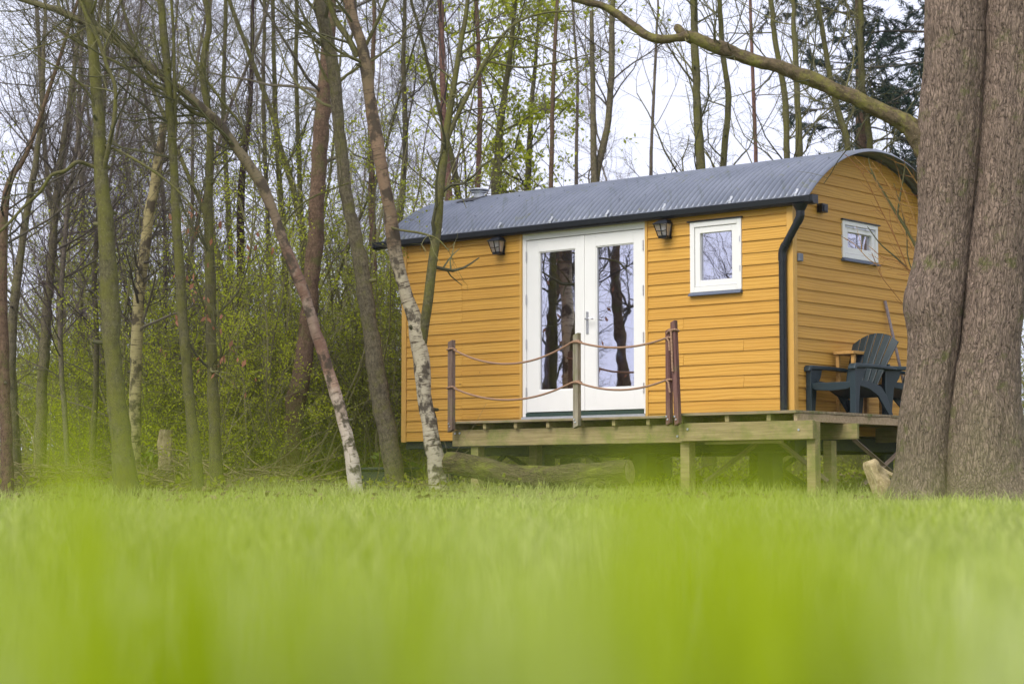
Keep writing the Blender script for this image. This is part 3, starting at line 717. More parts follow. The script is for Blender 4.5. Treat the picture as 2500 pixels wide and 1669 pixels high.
S = np.zeros((14, 3, 3)); S[:, 0] = (0, 0, .05); S[:, 1] = r_.normal(size=(14, 3)) * .025 + (0, 0, .13); S[:, 2] = S[:, 1] + r_.normal(size=(14, 3)) * .03 + (0, 0, .05)
js.tubes(S, np.full((14, 3), .003), 4); js.leaves(S[:, 2], .05, r_); js.build('stems', M['leaf'], jar)

# ------------------------------------------------------------------ deck
deck = empty('timber_deck', uvz(1.5, -.9, 0), 0, 'raised weathered timber deck along the front and gable of the hut', 'deck')
DO = np.array(uvz(1.5, -.9, 0))
dpn = lambda u, v, z: tuple(np.array(uvz(u, v, z)) - DO)
def plank(u0, u1, v0, v1, z0, z1, m=M['deckplank'], name='plank', tilt=0, bevel=.004):
    b = MB(); b.box(u0, u1, v0, v1, z0, z1, dpn)
    b.t[-1] = np.array([(u0, v0, z0), (u1, v0, z0), (u1, v1, z0), (u0, v1, z0), (u0, v0, z1), (u1, v0, z1), (u1, v1, z1), (u0, v1, z1)])
    return b.build(name, m, deck, bevel=bevel)
for k in range(7):                                     # lower deck in front of the doors
    v = -1.03 + k * .145
    if v + .14 > -.04: break
    plank(.83, 4.0, v, v + .139, .722 + rng.uniform(-.002, .002), .748)
k = 0; v = -1.03
while v < 3.1:                                         # upper deck: along the gable, planks run with the facade
    u1 = .80 if v + .14 < -.04 else -.035
    plank(-.685 + rng.uniform(-.006, .006), u1 - (0 if v < -.1 else 0), v, v + .139, .738 + rng.uniform(-.002, .002), .766)
    v += .145
for u in (3.955, 3.49, 3.03, 2.56, 2.10, 1.64, 1.18): plank(u - .022, u + .022, -1.0, -.06, .652, .7195, M['deckbeam'], 'joist')
for u in (.75, .17, -.34): plank(u - .025, u + .025, -1.0, -.05, .664, .7355, M['deckbeam'], 'joist')
plank(-.68, -.64, -1.0, 3.05, .655, .7355, M['fascia'], 'edge_joist')
for u in (-.3, -.05): plank(u - .03, u + .03, .05, 3.0, .665, .733, M['deckbeam'], 'joist')
plank(.70, 4.03, -.945, -.90, .465, .650, M['deckbeam'], 'beam'); plank(-.86, .775, -.998, -.948, .476, .662, M['deckbeam'], 'beam')
plank(-.84, .6, -.12, -.08, .49, .652, M['deckbeam'], 'beam'); plank(-.84, -.1, 1.5, 1.56, .49, .654, M['deckbeam'], 'beam'); plank(-.84, -.1, 2.7, 2.76, .49, .654, M['deckbeam'], 'beam')
plank(1.0, 3.9, -.16, -.11, .48, .65, M['deckbeam'], 'beam')
plank(-.45, .5, -.93, -.89, .44, .474, M['deckbeam'], 'packer')
def dpost(u, v, w, z1, m='deckbeam'):
    x, y, _ = uvz(u, v, 0); zz = gz(x, y) - .05
    plank(u - w / 2, u + w / 2, v - w / 2, v + w / 2, zz, z1, M[m], 'deck_post')
dpost(.765, -.855, .115, .47); dpost(-.80, -.89, .10, .655); dpost(3.72, -.855, .11, .46); dpost(3.4, -.2, .11, .48); dpost(-.70, 1.53, .1, .489); dpost(-.70, 2.73, .1, .489); dpost(-.5, -.1, .1, .48)
# diagonal braces
b = MB()
for (u0, v0, z0, u1, v1, z1) in ((-.15, -.5, .46, -.72, -.5, .05), (.2, -.4, .46, .75, -.6, .03), (-.6, .2, .5, -.6, 1.3, .02), (-.6, 1.4, .5, -.6, .4, .02)):
    P = np.array([dpn(u0, v0, z0), dpn(u1, v1, z1)]); MB().tubes(P, np.full(2, .028), 4, True).build('diagonal_brace', M['post'], deck)
# coach bolts
b = MB()
for u, v, z in ((3.98, -.947, .612), (3.91, -.947, .615), (.83, -.947, .53), (.66, -1.0, .60), (-.70, -1.0, .57)):
    P = np.array([dpn(u, v, z), dpn(u, v - .009, z)]); b.tubes(P, np.full(2, .012), 8, True)
b.build('coach_bolt', M['zinc'], deck)
def rpost(u, v, z0, z1, m, w=.070, dep=.06, lean=(0, 0)):
    b = MB()
    def f(x, y, z):
        k = (z - z0) / (z1 - z0); return dpn(u + x + lean[0] * k, v + y + lean[1] * k, z)
    p = [f(-w / 2, -dep / 2, z0 + .03), f(w / 2, -dep / 2, z0), f(w / 2, dep / 2, z0), f(-w / 2, dep / 2, z0 + .03), f(-w / 2, -dep / 2, z1 + .012), f(w / 2, -dep / 2, z1 - .012), f(w / 2, dep / 2, z1 - .012), f(-w / 2, dep / 2, z1 + .012)]
    b.hexa(p); o = b.build('railing_post', M[m], deck, bevel=.005)
    bo = MB()
    for dz in (.07, .10):
        P = np.array([f(.015 if dz > .08 else -.0, -dep / 2, z0 + dz), f(.015 if dz > .08 else 0, -dep / 2 - .008, z0 + dz)]); bo.tubes(P, np.full(2, .01), 8, True)
    bo.build('bolt', M['zinc'], o)
    return o
rpost(3.93, -1.07, .62, 1.67, 'post'); rpost(2.085, -1.07, .63, 1.66, 'postpale'); rpost(.845, -1.07, .635, 1.645, 'postred', .056); rpost(.712, -1.10, .63, 1.725, 'postred', .056, .06, (.048, 0))

def rope_obj(name, pts, label, ties, tail=None):
    o = MB()
    P = np.array(pts); o.tubes(P, np.full(len(P), .0115), 8)
    for (u, v, z, w, d) in ties:
        ring = []
        for a in np.linspace(0, 2 * math.pi, 17):
            c, s_ = math.cos(a), math.sin(a); e = 3.0
            ring.append(uvz(u + (w / 2 + .012) * math.copysign(abs(c) ** (2 / e), c), v + (d / 2 + .012) * math.copysign(abs(s_) ** (2 / e), s_), z + .006 * math.sin(2 * a)))
        o.tubes(np.array(ring), np.full(17, .012), 8)
    if tail is not None:
        for tl in tail: o.tubes(np.array(tl), np.full(len(tl), .0115), 8)
    r = o.build(name, M['rope'], None, smooth=True)
    return tag(r, label, 'rope', 'ropes of the deck railing')
def span(a, b, sag, n=22):
    out = []
    for t in np.linspace(0, 1, n):
        u = a[0] + (b[0] - a[0]) * t; z = a[2] + (b[2] - a[2]) * t - sag * 4 * t * (1 - t); v = a[1] + (b[1] - a[1]) * t
        out.append(uvz(u, v, z))
    return out
for zt, name_, sag1, sag2, lab in ((1.575, 'rope', .2, .08, 'upper brown rope sagging between the deck railing posts'), (1.135, 'rope', .163, .092, 'lower brown rope sagging between the deck railing posts')):
    z3_ = zt - .022
    pts = span((3.89, -1.085, zt - .005), (2.125, -1.11, zt - .005), sag1) + span((2.045, -1.11, zt - .005), (.86, -1.11, z3_), sag2)
    if zt > 1.5: tail = [[uvz(.765, -1.145, 1.62), uvz(.755, -1.15, 1.5), uvz(.745, -1.15, 1.25), uvz(.742, -1.148, 1.20)], [uvz(.85, -1.11, z3_), uvz(.81, -1.12, 1.52), uvz(.80, -1.12, 1.42)], [uvz(.85, -1.1, 1.6), uvz(.80, -1.12, 1.64), uvz(.765, -1.14, 1.63)]]
    else: tail = [[uvz(.85, -1.11, z3_), uvz(.815, -1.125, z3_ - .03), uvz(.80, -1.12, z3_ - .13)]]
    rope_obj(name_, pts, lab, [(3.93, -1.07, zt, .07, .06), (2.085, -1.07, zt, .07, .06), (.845, -1.07, z3_, .06, .06)] + ([(.757, -1.10, 1.63, .06, .06)] if zt > 1.5 else []), tail)

# ------------------------------------------------------------------ garden chairs on the deck
def make_chair(loc, rz, label):
    """local axes: y = backwards, x = width, z up; front faces -y"""
    o = empty('garden_chair', loc, rz, label, 'chair', 'garden chairs on the deck')
    s = MB()                                             # seat pan with front apron
    n = 8; top = []
    for i in range(n):
        y = -.30 + .56 * i / (n - 1); z = .355 - .02 * (i == 0) - .15 * (i / (n - 1)) ** 1.1
        top.append((y, z))
    s.prism(top + [(y, z - .022) for y, z in reversed(top)], 0, -.235, .235)
    s.prism([(-.27, .335), (.27, .335), (.27, .285), (.2, .255), (.0, .243), (-.2, .255), (-.27, .285)], 1, -.315, -.285)
    s.build('seat', M['chair'], o, bevel=.008)
    b = MB()                                             # fan of six slats
    for k in range(6):
        t0 = -1 + k / 3 + .012; t1 = -1 + (k + 1) / 3 - .035 + (.022 if k == 5 else 0)
        pts = []
        ny_ = 9
        for j in range(ny_):
            q_ = j / (ny_ - 1)
            for t_ in (t0, t1):
                hw = .185 + .115 * q_
                ztop = .90 - .115 * t_ * t_
                z = .20 + (ztop - .20) * q_; y = .20 + .33 * q_ + .03 * t_ * t_ * -1
                for dy in (0, .02): pts.append((hw * t_, y + dy - .03 * math.sin(q_ * 3.1) * .6, z))
        fs = []
        for j in range(ny_ - 1):
            a = j * 4; c = a + 4
            fs += [(a, a + 2, c + 2, c), (a + 1, c + 1, c + 3, a + 3), (a, c, c + 1, a + 1), (a + 2, a + 3, c + 3, c + 2)]
        fs += [(0, 1, 3, 2), ((ny_ - 1) * 4, (ny_ - 1) * 4 + 2, (ny_ - 1) * 4 + 3, (ny_ - 1) * 4 + 1)]
        b.poly(pts, fs)
    b.prism([(-.22, .22), (.22, .22), (.23, .30), (-.23, .30)], 1, .235, .255)
    b.prism([(-.27, .50), (.27, .50), (.265, .545), (-.265, .545)], 1, .372, .392)
    b.build('backrest', M['chair'], o, bevel=.005)
    for sx in (-1, 1):
        a = MB()
        prof = [(-.36, .495), (-.33, .525), (.0, .525), (.30, .515), (.42, .50), (.42, .475), (.0, .485), (-.31, .478), (-.34, .455), (-.37, .462)]
        a.prism(prof, 0, sx * .245, sx * .335)
        a.build('armrest', M['chair'], o, bevel=.01)
        f_ = MB()                                        # front leg: side plate and front plate
        side = [(-.315, 0), (-.235, 0), (-.20, .30), (-.13, .40), (-.10, .485), (-.33, .485), (-.315, .36)]
        f_.prism(side, 0, sx * .268, sx * .290)
        fp = [(sx * .245, 0), (sx * .32, 0), (sx * .315, .48), (sx * .25, .48)] if sx > 0 else [(-.32, 0), (-.245, 0), (-.25, .48), (-.315, .48)]
        f_.prism(fp, 1, -.335, -.312)
        f_.build('leg', M['chair'], o, bevel=.006)
        r_ = MB()
        r_.prism([(.36, 0), (.44, 0), (.33, .20), (.22, .30), (.0, .345), (-.22, .36), (-.22, .30), (.0, .265), (.16, .20)], 0, sx * .24, sx * .264)
        r_.prism([(.36, .0), (.44, .0), (.35, .17), (.29, .17)], 0, sx * .195, sx * .2395)
        r_.build('leg', M['chair'], o, bevel=.006)
    return o
def face(u, v, ang):   # chair faces -v, turned by ang; local +y must be +v
    return uvz(u, v, .769), math.atan2(VV[1], VV[0]) - math.pi / 2 + ang
l_, r__ = face(-.36, .52, math.radians(-4)); make_chair(l_, r__, 'dark green plastic slatted chair with its fan back in full view')
l_, r__ = face(-.47, 1.28, math.radians(-25)); make_chair(l_, r__, 'dark green plastic slatted chair half hidden by the thick double trunk')
# side table and pole against the gable
tb = empty('side_table', uvz(-.22, 1.05, .767), 0, 'small honey coloured wooden table between chair and gable wall', 'table')
to = np.array(uvz(-.22, 1.05, .767)); tp = lambda u, v, z: tuple(np.array(uvz(u, v, .767 + z)) - to)
MB().box(-.30, -.05, .72, 1.40, .665, .70, tp).build('tabletop', M['honey'], tb, bevel=.005)
for (u, v) in ((-.27, .77), (-.08, .77), (-.27, 1.35), (-.08, 1.35)):
    MB().box(u - .02, u + .02, v - .02, v + .02, 0, .664, tp).build('leg', M['honey'], tb, bevel=.004)
br_ = empty('broom', uvz(-.22, 1.95, .767), 0, 'grey wooden broom handle leaning on the gable wall behind the chairs', 'broom')
bo = np.array(uvz(-.22, 1.95, .767))
P0 = np.array(uvz(-.035, 1.86, 2.10)); P1 = np.array(uvz(-.20, 2.12, .81))
MB().tubes(np.array([P0, P1]) - bo, np.array([.017, .017]), 10, True).build('handle', M['grip'], br_, smooth=True)
hd = MB(); hd.hexa([tuple(P1 - bo + np.array(d)) for d in ((-.14, -.03, -.03), (.14, -.03, -.03), (.14, .03, -.03), (-.14, .03, -.03), (-.12, -.02, .03), (.12, -.02, .03), (.12, .02, .03), (-.12, .02, .03))])
hd.build('broom_head', M['honey'], br_)

# ------------------------------------------------------------------ trees
def catmull(P, n):
    P = np.asarray(P, float); d = np.concatenate([[0], np.cumsum(np.linalg.norm(np.diff(P[:, :3], axis=0), axis=1))])
    Q = np.vstack([2 * P[0] - P[1], P, 2 * P[-1] - P[-2]]); out = []
    for t in np.linspace(0, d[-1], n):
        i = min(len(P) - 2, max(0, int(np.searchsorted(d, t, 'right') - 1))); f = (t - d[i]) / max(1e-9, d[i + 1] - d[i])
        a, b, c, e = Q[i], Q[i + 1], Q[i + 2], Q[i + 3]
        out.append(.5 * ((2 * b) + (-a + c) * f + (2 * a - 5 * b + 4 * c - e) * f * f + (-a + 3 * b - 3 * c + e) * f ** 3))
    return np.array(out)
def unit(a): return a / (np.linalg.norm(a, axis=-1, keepdims=True) + 1e-9)
def grow(rng, S, D, Ln, r0, n, wander, up, tip=.35):
    m = len(S); P = np.zeros((m, n, 3)); P[:, 0] = S; d = unit(D); st = (Ln / (n - 1))[:, None]
    for i in range(1, n):
        d = unit(d + rng.normal(size=(m, 3)) * wander + np.array([0, 0, up])); P[:, i] = P[:, i - 1] + d * st
    R = r0[:, None] * np.linspace(1, tip, n)[None]
    return P, R
def sprout(rng, P, R, cnt, lo, hi, ang, lmin, lmax, rk, n, wander, up, rmin=.0025, falloff=.5, rmax=9):
    """cnt children on every path of P; returns their paths"""
    m, k, _ = P.shape
    if m == 0: return np.zeros((0, n, 3)), np.zeros((0, n))
    t = rng.uniform(lo, hi, (m, cnt)); x = t * (k - 1); i = np.minimum(k - 2, x.astype(int)); f = (x - i)[..., None]
    mi = np.arange(m)[:, None]
    S = P[mi, i] * (1 - f) + P[mi, i + 1] * f; T = unit(P[mi, i + 1] - P[mi, i]); rr = R[mi, i]
    S = S.reshape(-1, 3); T = T.reshape(-1, 3)
    A = unit(np.cross(T, rng.normal(size=T.shape))); th = np.radians(rng.uniform(ang[0], ang[1], len(T)))[:, None]
    D = T * np.cos(th) + A * np.sin(th)
    Ln = rng.uniform(lmin, lmax, len(T)) * (1 - falloff * t.reshape(-1))
    r0 = np.clip(rr.reshape(-1) * rk, rmin, rmax)
    return grow(rng, S, D, Ln, r0, n, wander, up)

def crown(mb, rng, TP, TR, n1, h0, h1, l1=(1.0, 3.0), ang=(35, 75), n2=6, n3=4, up=.10, leaves=None, rk=.28, lsize=.05, ln=3, thick=1.0, rmax=.024):
    """bare branches for a trunk path"""
    lo, hi = h0, h1
    P1, R1 = sprout(rng, TP[None], TR[None], n1, lo, hi, ang, l1[0], l1[1], rk, 8, .16, up, .006 * thick, .35, rmax)
    P2, R2 = sprout(rng, P1, R1, n2, .15, 1.0, (25, 65), .35 * l1[0] + .15, .42 * l1[1], .55, 6, .2, up * .6, .0038 * thick)
    P3, R3 = sprout(rng, P2, R2, n3 + 2, .1, 1.0, (25, 70), .15, .6, .6, 4, .22, .04, .0022 * thick)
    mb.tubes(P1, R1, 5); mb.tubes(P2, R2, 3); mb.tubes(P3, R3, 3)
    return P1, P2, P3
def pick(rng, P, cnt, jit=.03):
    """cnt random points on paths"""
    m, k, _ = P.shape; i = rng.integers(0, m, cnt); x = rng.uniform(.2, k - 1.001, cnt); j = x.astype(int); f = (x - j)[:, None]
    return P[i, j] * (1 - f) + P[i, j + 1] * f + rng.normal(size=(cnt, 3)) * jit

def tree_px(name, pts, Z, m, label, cat='tree', group=None, twig='twig', seed=0, n1=30, l1=(.8, 2.6), top_ext=5.0, branch_from=.25, n2=6, n3=4, flare=1.35, leaves=0, leafmat_='leaf', brown=0, k=14, extra=None, dz=0, ang=(35, 75), lsize=.05, thick=1.0, wob=.05):
    """tree whose trunk follows photo pixels (x,y,width) at depth Z (last pixel top)"""
    rng = np.random.default_rng(seed + 100)
    Q = [];
    nP = len(pts)
    for i, (x, y, w) in enumerate(pts):
        p = at(x, y, Z + dz * i / max(1, nP - 1)); Q.append((*p, w * 1.06428 / 2 * (Z + dz * i / max(1, nP - 1)) / F))
    Q = np.array(Q)
    g0 = gz(Q[0, 0], Q[0, 1])
    if Q[0, 2] > g0:
        d = Q[0, :3] - Q[1, :3]; d = d / abs(d[2]) if abs(d[2]) > .05 else np.array([0, 0, -1.])
        b = Q[0, :3] + d * (Q[0, 2] - g0 + .12); b[2] = g0 - .12; Q = np.vstack([[*b, Q[0, 3] * flare], Q])
    else:
        Q[0, 2] = g0 - .12; Q[0, 3] *= flare
    if top_ext:
        d = unit(Q[-1, :3] - Q[-3 if len(Q) > 2 else -2, :3]); e = Q[-1].copy()
        for s_ in (.33, .66, 1.0):
            d = unit(d + np.array([rng.normal() * .08, rng.normal() * .08, .15])); e = e.copy(); e[:3] = e[:3] + d * top_ext / 3; e[3] = max(.012, Q[-1, 3] * (1 - .75 * s_)); Q = np.vstack([Q, e])
    ln = np.linalg.norm(np.diff(Q[:, :3], axis=0), axis=1).sum()
    n = max(16, int(ln / .14)); S = catmull(Q, n)
    rr = np.maximum(.008, S[:, 3]) * (1 + rng.normal(size=n) * wob * .7)
    P = S[:, :3] + np.cumsum(rng.normal(size=(n, 3)), 0) * 0; P[1:-1] += rng.normal(size=(n - 2, 3)) * (rr[1:-1, None] * .07)
    base = np.array([P[0, 0], P[0, 1], g0])
    o = empty(name, tuple(base), 0, label, cat, group)
    P = P - base
    tb_ = MB().tubes(P, rr, k)
    # knobbly surface
    vv = tb_.v[0]; tc = tb_.t[0]
    for i_ in range(len(vv)):
        q_ = tc[i_]; s_ = mnoise.noise(Vector((q_[0] * 9, q_[1] * 9, q_[2] * 1.7 + seed))) * .13
        c_ = P[i_ // k]; vv[i_] = c_ + (vv[i_] - c_) * (1 + s_)
    tr = tb_.build('trunk', M[m], o, smooth=True)
    cb_ = MB(); P1, P2, P3 = crown(cb_, rng, P, rr, n1, branch_from, .97, l1, ang, n2, n3, thick=thick)
    si = rng.integers(int(n * .1), int(n * .7), 7); sdv = rng.normal(size=(7, 3)) * [1, 1, .3] + [0, 0, .25]
    SP, SR_ = grow(rng, P[si], sdv, rng.uniform(1.3, 2.6, 7) * rr[si], rr[si] * .32, 4, .1, .02, .7); cb_.tubes(SP, SR_, 7, True)
    if extra:
        lb_ = MB()
        for path, m_ in extra:                      # drawn branches: pixels with widths at their own depth
            E = np.array([(*(at(x, y, zz) - base), w * 1.06428 / 2 * zz / F) for x, y, w, zz in path]); E = catmull(E, max(8, len(E) * 5))
            lb_.tubes(E[:, :3], E[:, 3], 8)
            e1, r1 = sprout(rng, E[None, :, :3], E[None, :, 3], m_, .1, 1, (30, 70), .4, 1.4, .45, 6, .2, .05, .004); e2, r2 = sprout(rng, e1, r1, 4, .1, 1, (30, 70), .2, .6, .6, 4, .2, .03, .0028)
            cb_.tubes(e1, r1, 4); cb_.tubes(e2, r2, 3)
    if extra: lb_.build('limbs', M['bark_green' if twig == 'twig_green' else m], o, smooth=True)
    cb_.build('crown', M[twig], o)
    if leaves:
        lf = MB(); lf.leaves(pick(rng, np.concatenate([P3[:, [0, 1, 2, 3]], P2[:, [1, 2, 4, 5]]]), leaves), lsize, rng); lf.build('foliage', M[leafmat_], o)
    if brown:
        lf = MB(); low = P3[(P3[:, 0, 2] > .9) & (P3[:, 0, 2] < 3.4)]; pp = pick(rng, low if len(low) > 5 else P3, brown, .02); lf.leaves(pp, .085, rng, .5, dirs=np.tile([[0, 0, -1.]], (len(pp), 1))); lf.build('withered_leaves', M['leaf_brown'], o)
    return o, base, P, rr

# --- the thick double-trunked tree at the right
BZ = 18.0
big = empty('broad_tree', tuple(at(2200, 1150, BZ) * np.array([1, 1, 0]) + np.array([0, 0, gz(4.0, BZ)])), 0, 'thick brown double trunked tree standing before the right end of the deck', 'tree')
bo = np.array(big.location)
def trunk_edges(rows, Z, seed, k=96, name='trunk', m='bark_big', ext=6):
    Q = []
    for y, l, r in rows:
        c = at((l + r) / 2, y, Z); Q.append((*c, (r - l) * 1.06428 / 2 * Z / F))
    Q = np.array(Q)[::-1]
    g0 = gz(Q[0, 0], Q[0, 1]); Q = np.vstack([[Q[0, 0], Q[0, 1], g0 - .15, Q[0, 3] * 1.12], Q])
    d = unit(Q[-1, :3] - Q[-4, :3]); 
    for s_ in (.5, 1): Q = np.vstack([Q, [*(Q[-1, :3] + d * ext / 2), Q[-1, 3] * .8]])
    n = 420; S = catmull(Q, n); mb = MB().tubes(S[:, :3] - bo, S[:, 3], k)
    V = mb.v[0]; T = mb.t[0]; Cn = np.repeat(S[:, :3] - bo, k, 0)
    s = np.empty(len(V))
    for i in range(len(V)):
        x, y, z = T[i]
        s[i] = mnoise.noise(Vector((x * 4.5, y * 4.5, z * .9 + seed))) * .095 + (abs(mnoise.noise(Vector((x * 26, y * 26, z * 1.7 + seed)))) - .25) * .085 + mnoise.noise(Vector((x * 60, y * 60, z * 14))) * .02
    mb.v[0] = Cn + (V - Cn) * (1 + s)[:, None]
    return mb, S
LT = [(-10, 2120, 2264), (100, 2118, 2262), (200, 2112, 2256), (280, 2104, 2250), (380, 2104, 2240), (500, 2108, 2228), (600, 2098, 2220), (660, 2083, 2214), (705, 2074, 2210), (760, 2082, 2206), (850, 2080, 2198), (950, 2067, 2186), (1050, 2058, 2180), (1120, 2044, 2186), (1160, 2024, 2196)]
RT = [(-10, 2250, 2392), (150, 2247, 2385), (300, 2236, 2375), (450, 2228, 2364), (600, 2214, 2352), (700, 2206, 2345), (800, 2196, 2338), (880, 2181, 2340), (960, 2170, 2346), (1050, 2160, 2358), (1120, 2146, 2382), (1160, 2130, 2412)]
mbl, SL = trunk_edges(LT, BZ, 3.3); mbl.build('trunk', M['bark_big'], big, smooth=True)
mbr, SR = trunk_edges(RT, BZ - .03, 8.1); mbr.build('trunk', M['bark_big'], big, smooth=True)
limb_px = [(2172, 430, 96), (2150, 380, 92), (2128, 338, 78), (2104, 304, 62), (2078, 282, 50), (2040, 263, 44), (1990, 240, 42), (1930, 213, 40), (1880, 190, 42), (1840, 175, 38), (1795, 158, 38), (1740, 140, 36), (1700, 128, 36), (1660, 112, 38), (1620, 98, 34), (1585, 84, 32), (1550, 88, 28), (1515, 90, 25), (1485, 82, 23), (1450, 58, 24), (1415, 32, 22), (1385, 14, 22), (1345, 4, 21), (1310, -8, 20), (1270, -40, 19), (1220, -110, 17), (1180, -210, 14)]
Lq = np.array([(*(at(x, y, BZ + .35 * i / 24) - bo), w * .84 * 1.06428 / 2 * (BZ + .2) / F) for i, (x, y, w) in enumerate(limb_px)])
Ls = catmull(Lq, 220); lm = MB(); rl = np.random.default_rng(77)
lm.tubes(Ls[:, :3], Ls[:, 3], 28)
V = lm.v[0]; T = lm.t[0]; Cn = np.repeat(Ls[:, :3], 28, 0)
for i in range(len(V)):
    x, y, z = T[i]; s_ = mnoise.noise(Vector((x * 8, y * 8, z * 5.0))) * .3 + mnoise.noise(Vector((x * 35, y * 35, z * 16))) * .16
    V[i] = Cn[i] + (V[i] - Cn[i]) * (1 + s_)
st = np.array([(*(at(x, y, BZ + .33) - bo), w * 1.06428 / 2 * BZ / F) for x, y, w in ((1590, 92, 26), (1565, 78, 24), (1553, 62, 20), (1552, 56, 8))]); lm.tubes(st[:, :3], st[:, 3], 12, True)
limb = lm.build('limb', M['bark_limb'], big, smooth=True)
tw = MB()
P1, R1 = sprout(rl, Ls[None, :, :3], Ls[None, :, 3], 30, .2, 1, (50, 95), .4, 1.4, .12, 7, .18, .12, .005); P2, R2 = sprout(rl, P1, R1, 5, .1, 1, (25, 60), .2, .6, .6, 5, .2, .06, .003)
tw.tubes(P1, R1, 5); tw.tubes(P2, R2, 3)
for SS in (SL, SR):
    pp = SS[200:, :3] - bo; P1, R1 = sprout(rl, pp[None], SS[None, 200:, 3] * .25, 10, .3, 1, (50, 80), 2, 5, .5, 8, .12, .12, .02); P2, R2 = sprout(rl, P1, R1, 8, .2, 1, (30, 60), .8, 2, .5, 6, .2, .08, .005); P3, R3 = sprout(rl, P2, R2, 4, .2, 1, (30, 60), .3, .9, .5, 4, .2, .08, .003)
    tw.tubes(P1, R1, 6); tw.tubes(P2, R2, 3); tw.tubes(P3, R3, 3)
tw.build('crown', M['twig_green'], big)
# young shoots sprouting from the trunk, before the gable
shoots = empty('sapling_shoots', tuple(at(2120, 690, 18.6)), 0, 'thin green and orange shoots sprouting beside the thick trunk before the gable', 'shrub')
so = np.array(shoots.location); rs = np.random.default_rng(11)
def pxp(L_, Z): return catmull(np.array([(*(at(x, y, Z) - so), w * 1.06428 / 2 * Z / F) for x, y, w in L_]), 16)
gm = MB(); om = MB()
for L_ in ([(2125, 700, 9), (2110, 590, 9), (2085, 535, 8), (2050, 480, 7), (2020, 430, 6), (2000, 395, 4), (1992, 362, 2)], [(2058, 500, 5), (2064, 455, 5), (2072, 410, 4), (2077, 375, 2)], [(2110, 690, 5), (2100, 640, 5), (2060, 595, 4), (2020, 560, 3), (1990, 520, 2)], [(2000, 400, 3), (1985, 385, 2), (1970, 372, 1.5)], [(2125, 690, 4), (2085, 600, 3), (2080, 540, 3), (2068, 480, 2.5), (2050, 420, 1.5)]):
    E = pxp(L_, 18.6); gm.tubes(E[:, :3], E[:, 3], 6)
E1 = []
for L_ in ([(2110, 600, 3), (2045, 480, 3), (2010, 420, 2.6), (1985, 385, 2.3), (1960, 360, 2)], [(2110, 690, 3), (2060, 560, 3), (2020, 480, 2.5), (1980, 400, 2), (1940, 355, 1.5)], [(2120, 600, 3), (2082, 520, 3), (2062, 465, 2.5), (2030, 440, 2), (2000, 420, 1.5)], [(2115, 480, 2.5), (2080, 472, 2.5), (2060, 460, 2), (2030, 410, 2), (2000, 372, 1.5)], [(2110, 540, 2.5), (2090, 480, 2.5), (2070, 430, 2), (2060, 390, 1.5)], [(2110, 430, 2.5), (2090, 400, 2), (2075, 380, 1.5), (2052, 372, 1.2)], [(2110, 630, 2.5), (2040, 610, 2), (2000, 600, 2), (1960, 560, 1.5), (1935, 545, 1)], [(2110, 640, 2.5), (2060, 600, 2), (2025, 590, 2), (2000, 570, 1.4)], [(2090, 720, 2.5), (2050, 670, 2), (2020, 630, 2), (2000, 580, 1.2)], [(2100, 660, 2.2), (2060, 560, 2), (2045, 520, 1.5), (2040, 480, 1.2)], [(2105, 450, 2), (2070, 440, 2), (2040, 428, 1.5), (2015, 420, 1.2)]):
    E = pxp(L_, 18.5 + rs.uniform(-.15, .25)); om.tubes(E[:, :3], np.maximum(E[:, 3], .0035), 5); E1.append(E[:, :3])
E1 = np.array(E1); P2, R2 = sprout(rs, E1, np.full(E1.shape[:2], .004), 5, .1, 1, (20, 60), .12, .45, .8, 5, .15, .05, .0028); om.tubes(P2, R2, 4)
gm.build('stem', M['twig_green'], shoots, smooth=True); om.build('shoot', M['shoot'], shoots, smooth=True)

# --- trees in front of and beside the hut, traced one by one
tree_px('birch_tree', [(1007, 1118, 44), (1000, 1060, 42), (988, 1000, 38), (975, 910, 35), (966, 830, 38), (958, 770, 40), (946, 720, 34), (927, 660, 30), (908, 590, 31), (899, 530, 32), (893, 480, 30), (884, 430, 30), (873, 370, 30), (862, 310, 29), (850, 240, 28), (838, 150, 27), (826, 90, 26), (806, 30, 29), (798, -10, 28)], 23.1, 'birch_a', 'white barked birch leaning over the left corner of the hut', 'tree', seed=1, n1=26, branch_from=.45,
        extra=[([(968, 800, 20, 23.1), (974, 745, 22, 23.05), (982, 690, 23, 23.0), (990, 620, 22, 23.0), (998, 560, 21, 23.0), (1005, 510, 20, 23.0), (1009, 450, 19, 23.0), (1014, 400, 18, 23.0), (1020, 345, 20, 23.0), (1026, 290, 17, 23.0), (1035, 235, 15, 23.0), (1047, 160, 13, 23.0), (1057, 100, 12, 23.0), (1068, 40, 11, 23.0), (1074, -15, 9, 23), (1080, -120, 6, 23)], 18),
               ([(1021, 335, 12, 23.0), (1040, 285, 11, 23.0), (1062, 240, 10, 23.0), (1090, 185, 9, 23.0), (1120, 130, 8, 23.0), (1150, 85, 7, 23.0), (1190, 50, 6, 23.0), (1250, 30, 5, 23), (1330, 25, 3, 23)], 12), ([(1050, 130, 6, 23), (1100, 95, 6, 23), (1170, 85, 5, 22.9), (1230, 100, 4, 22.9), (1330, 140, 2.5, 22.9)], 8), ([(1115, 140, 5, 23), (1200, 155, 5, 22.9), (1290, 140, 3.5, 22.9), (1370, 120, 2, 22.9)], 8), ([(893, 520, 5, 23.1), (920, 528, 5, 22.8), (965, 535, 5, 22.6), (1003, 548, 4, 22.5), (1030, 575, 2.5, 22.4)], 3), ([(820, 130, 16, 23.1), (800, 90, 14, 23.1), (775, 55, 14, 23.2), (760, 20, 12, 23.2), (750, -20, 10, 23.2)], 6), ([(832, 120, 9, 23.1), (870, 40, 8, 23), (890, -10, 7, 23)], 6)], twig='twig_green')
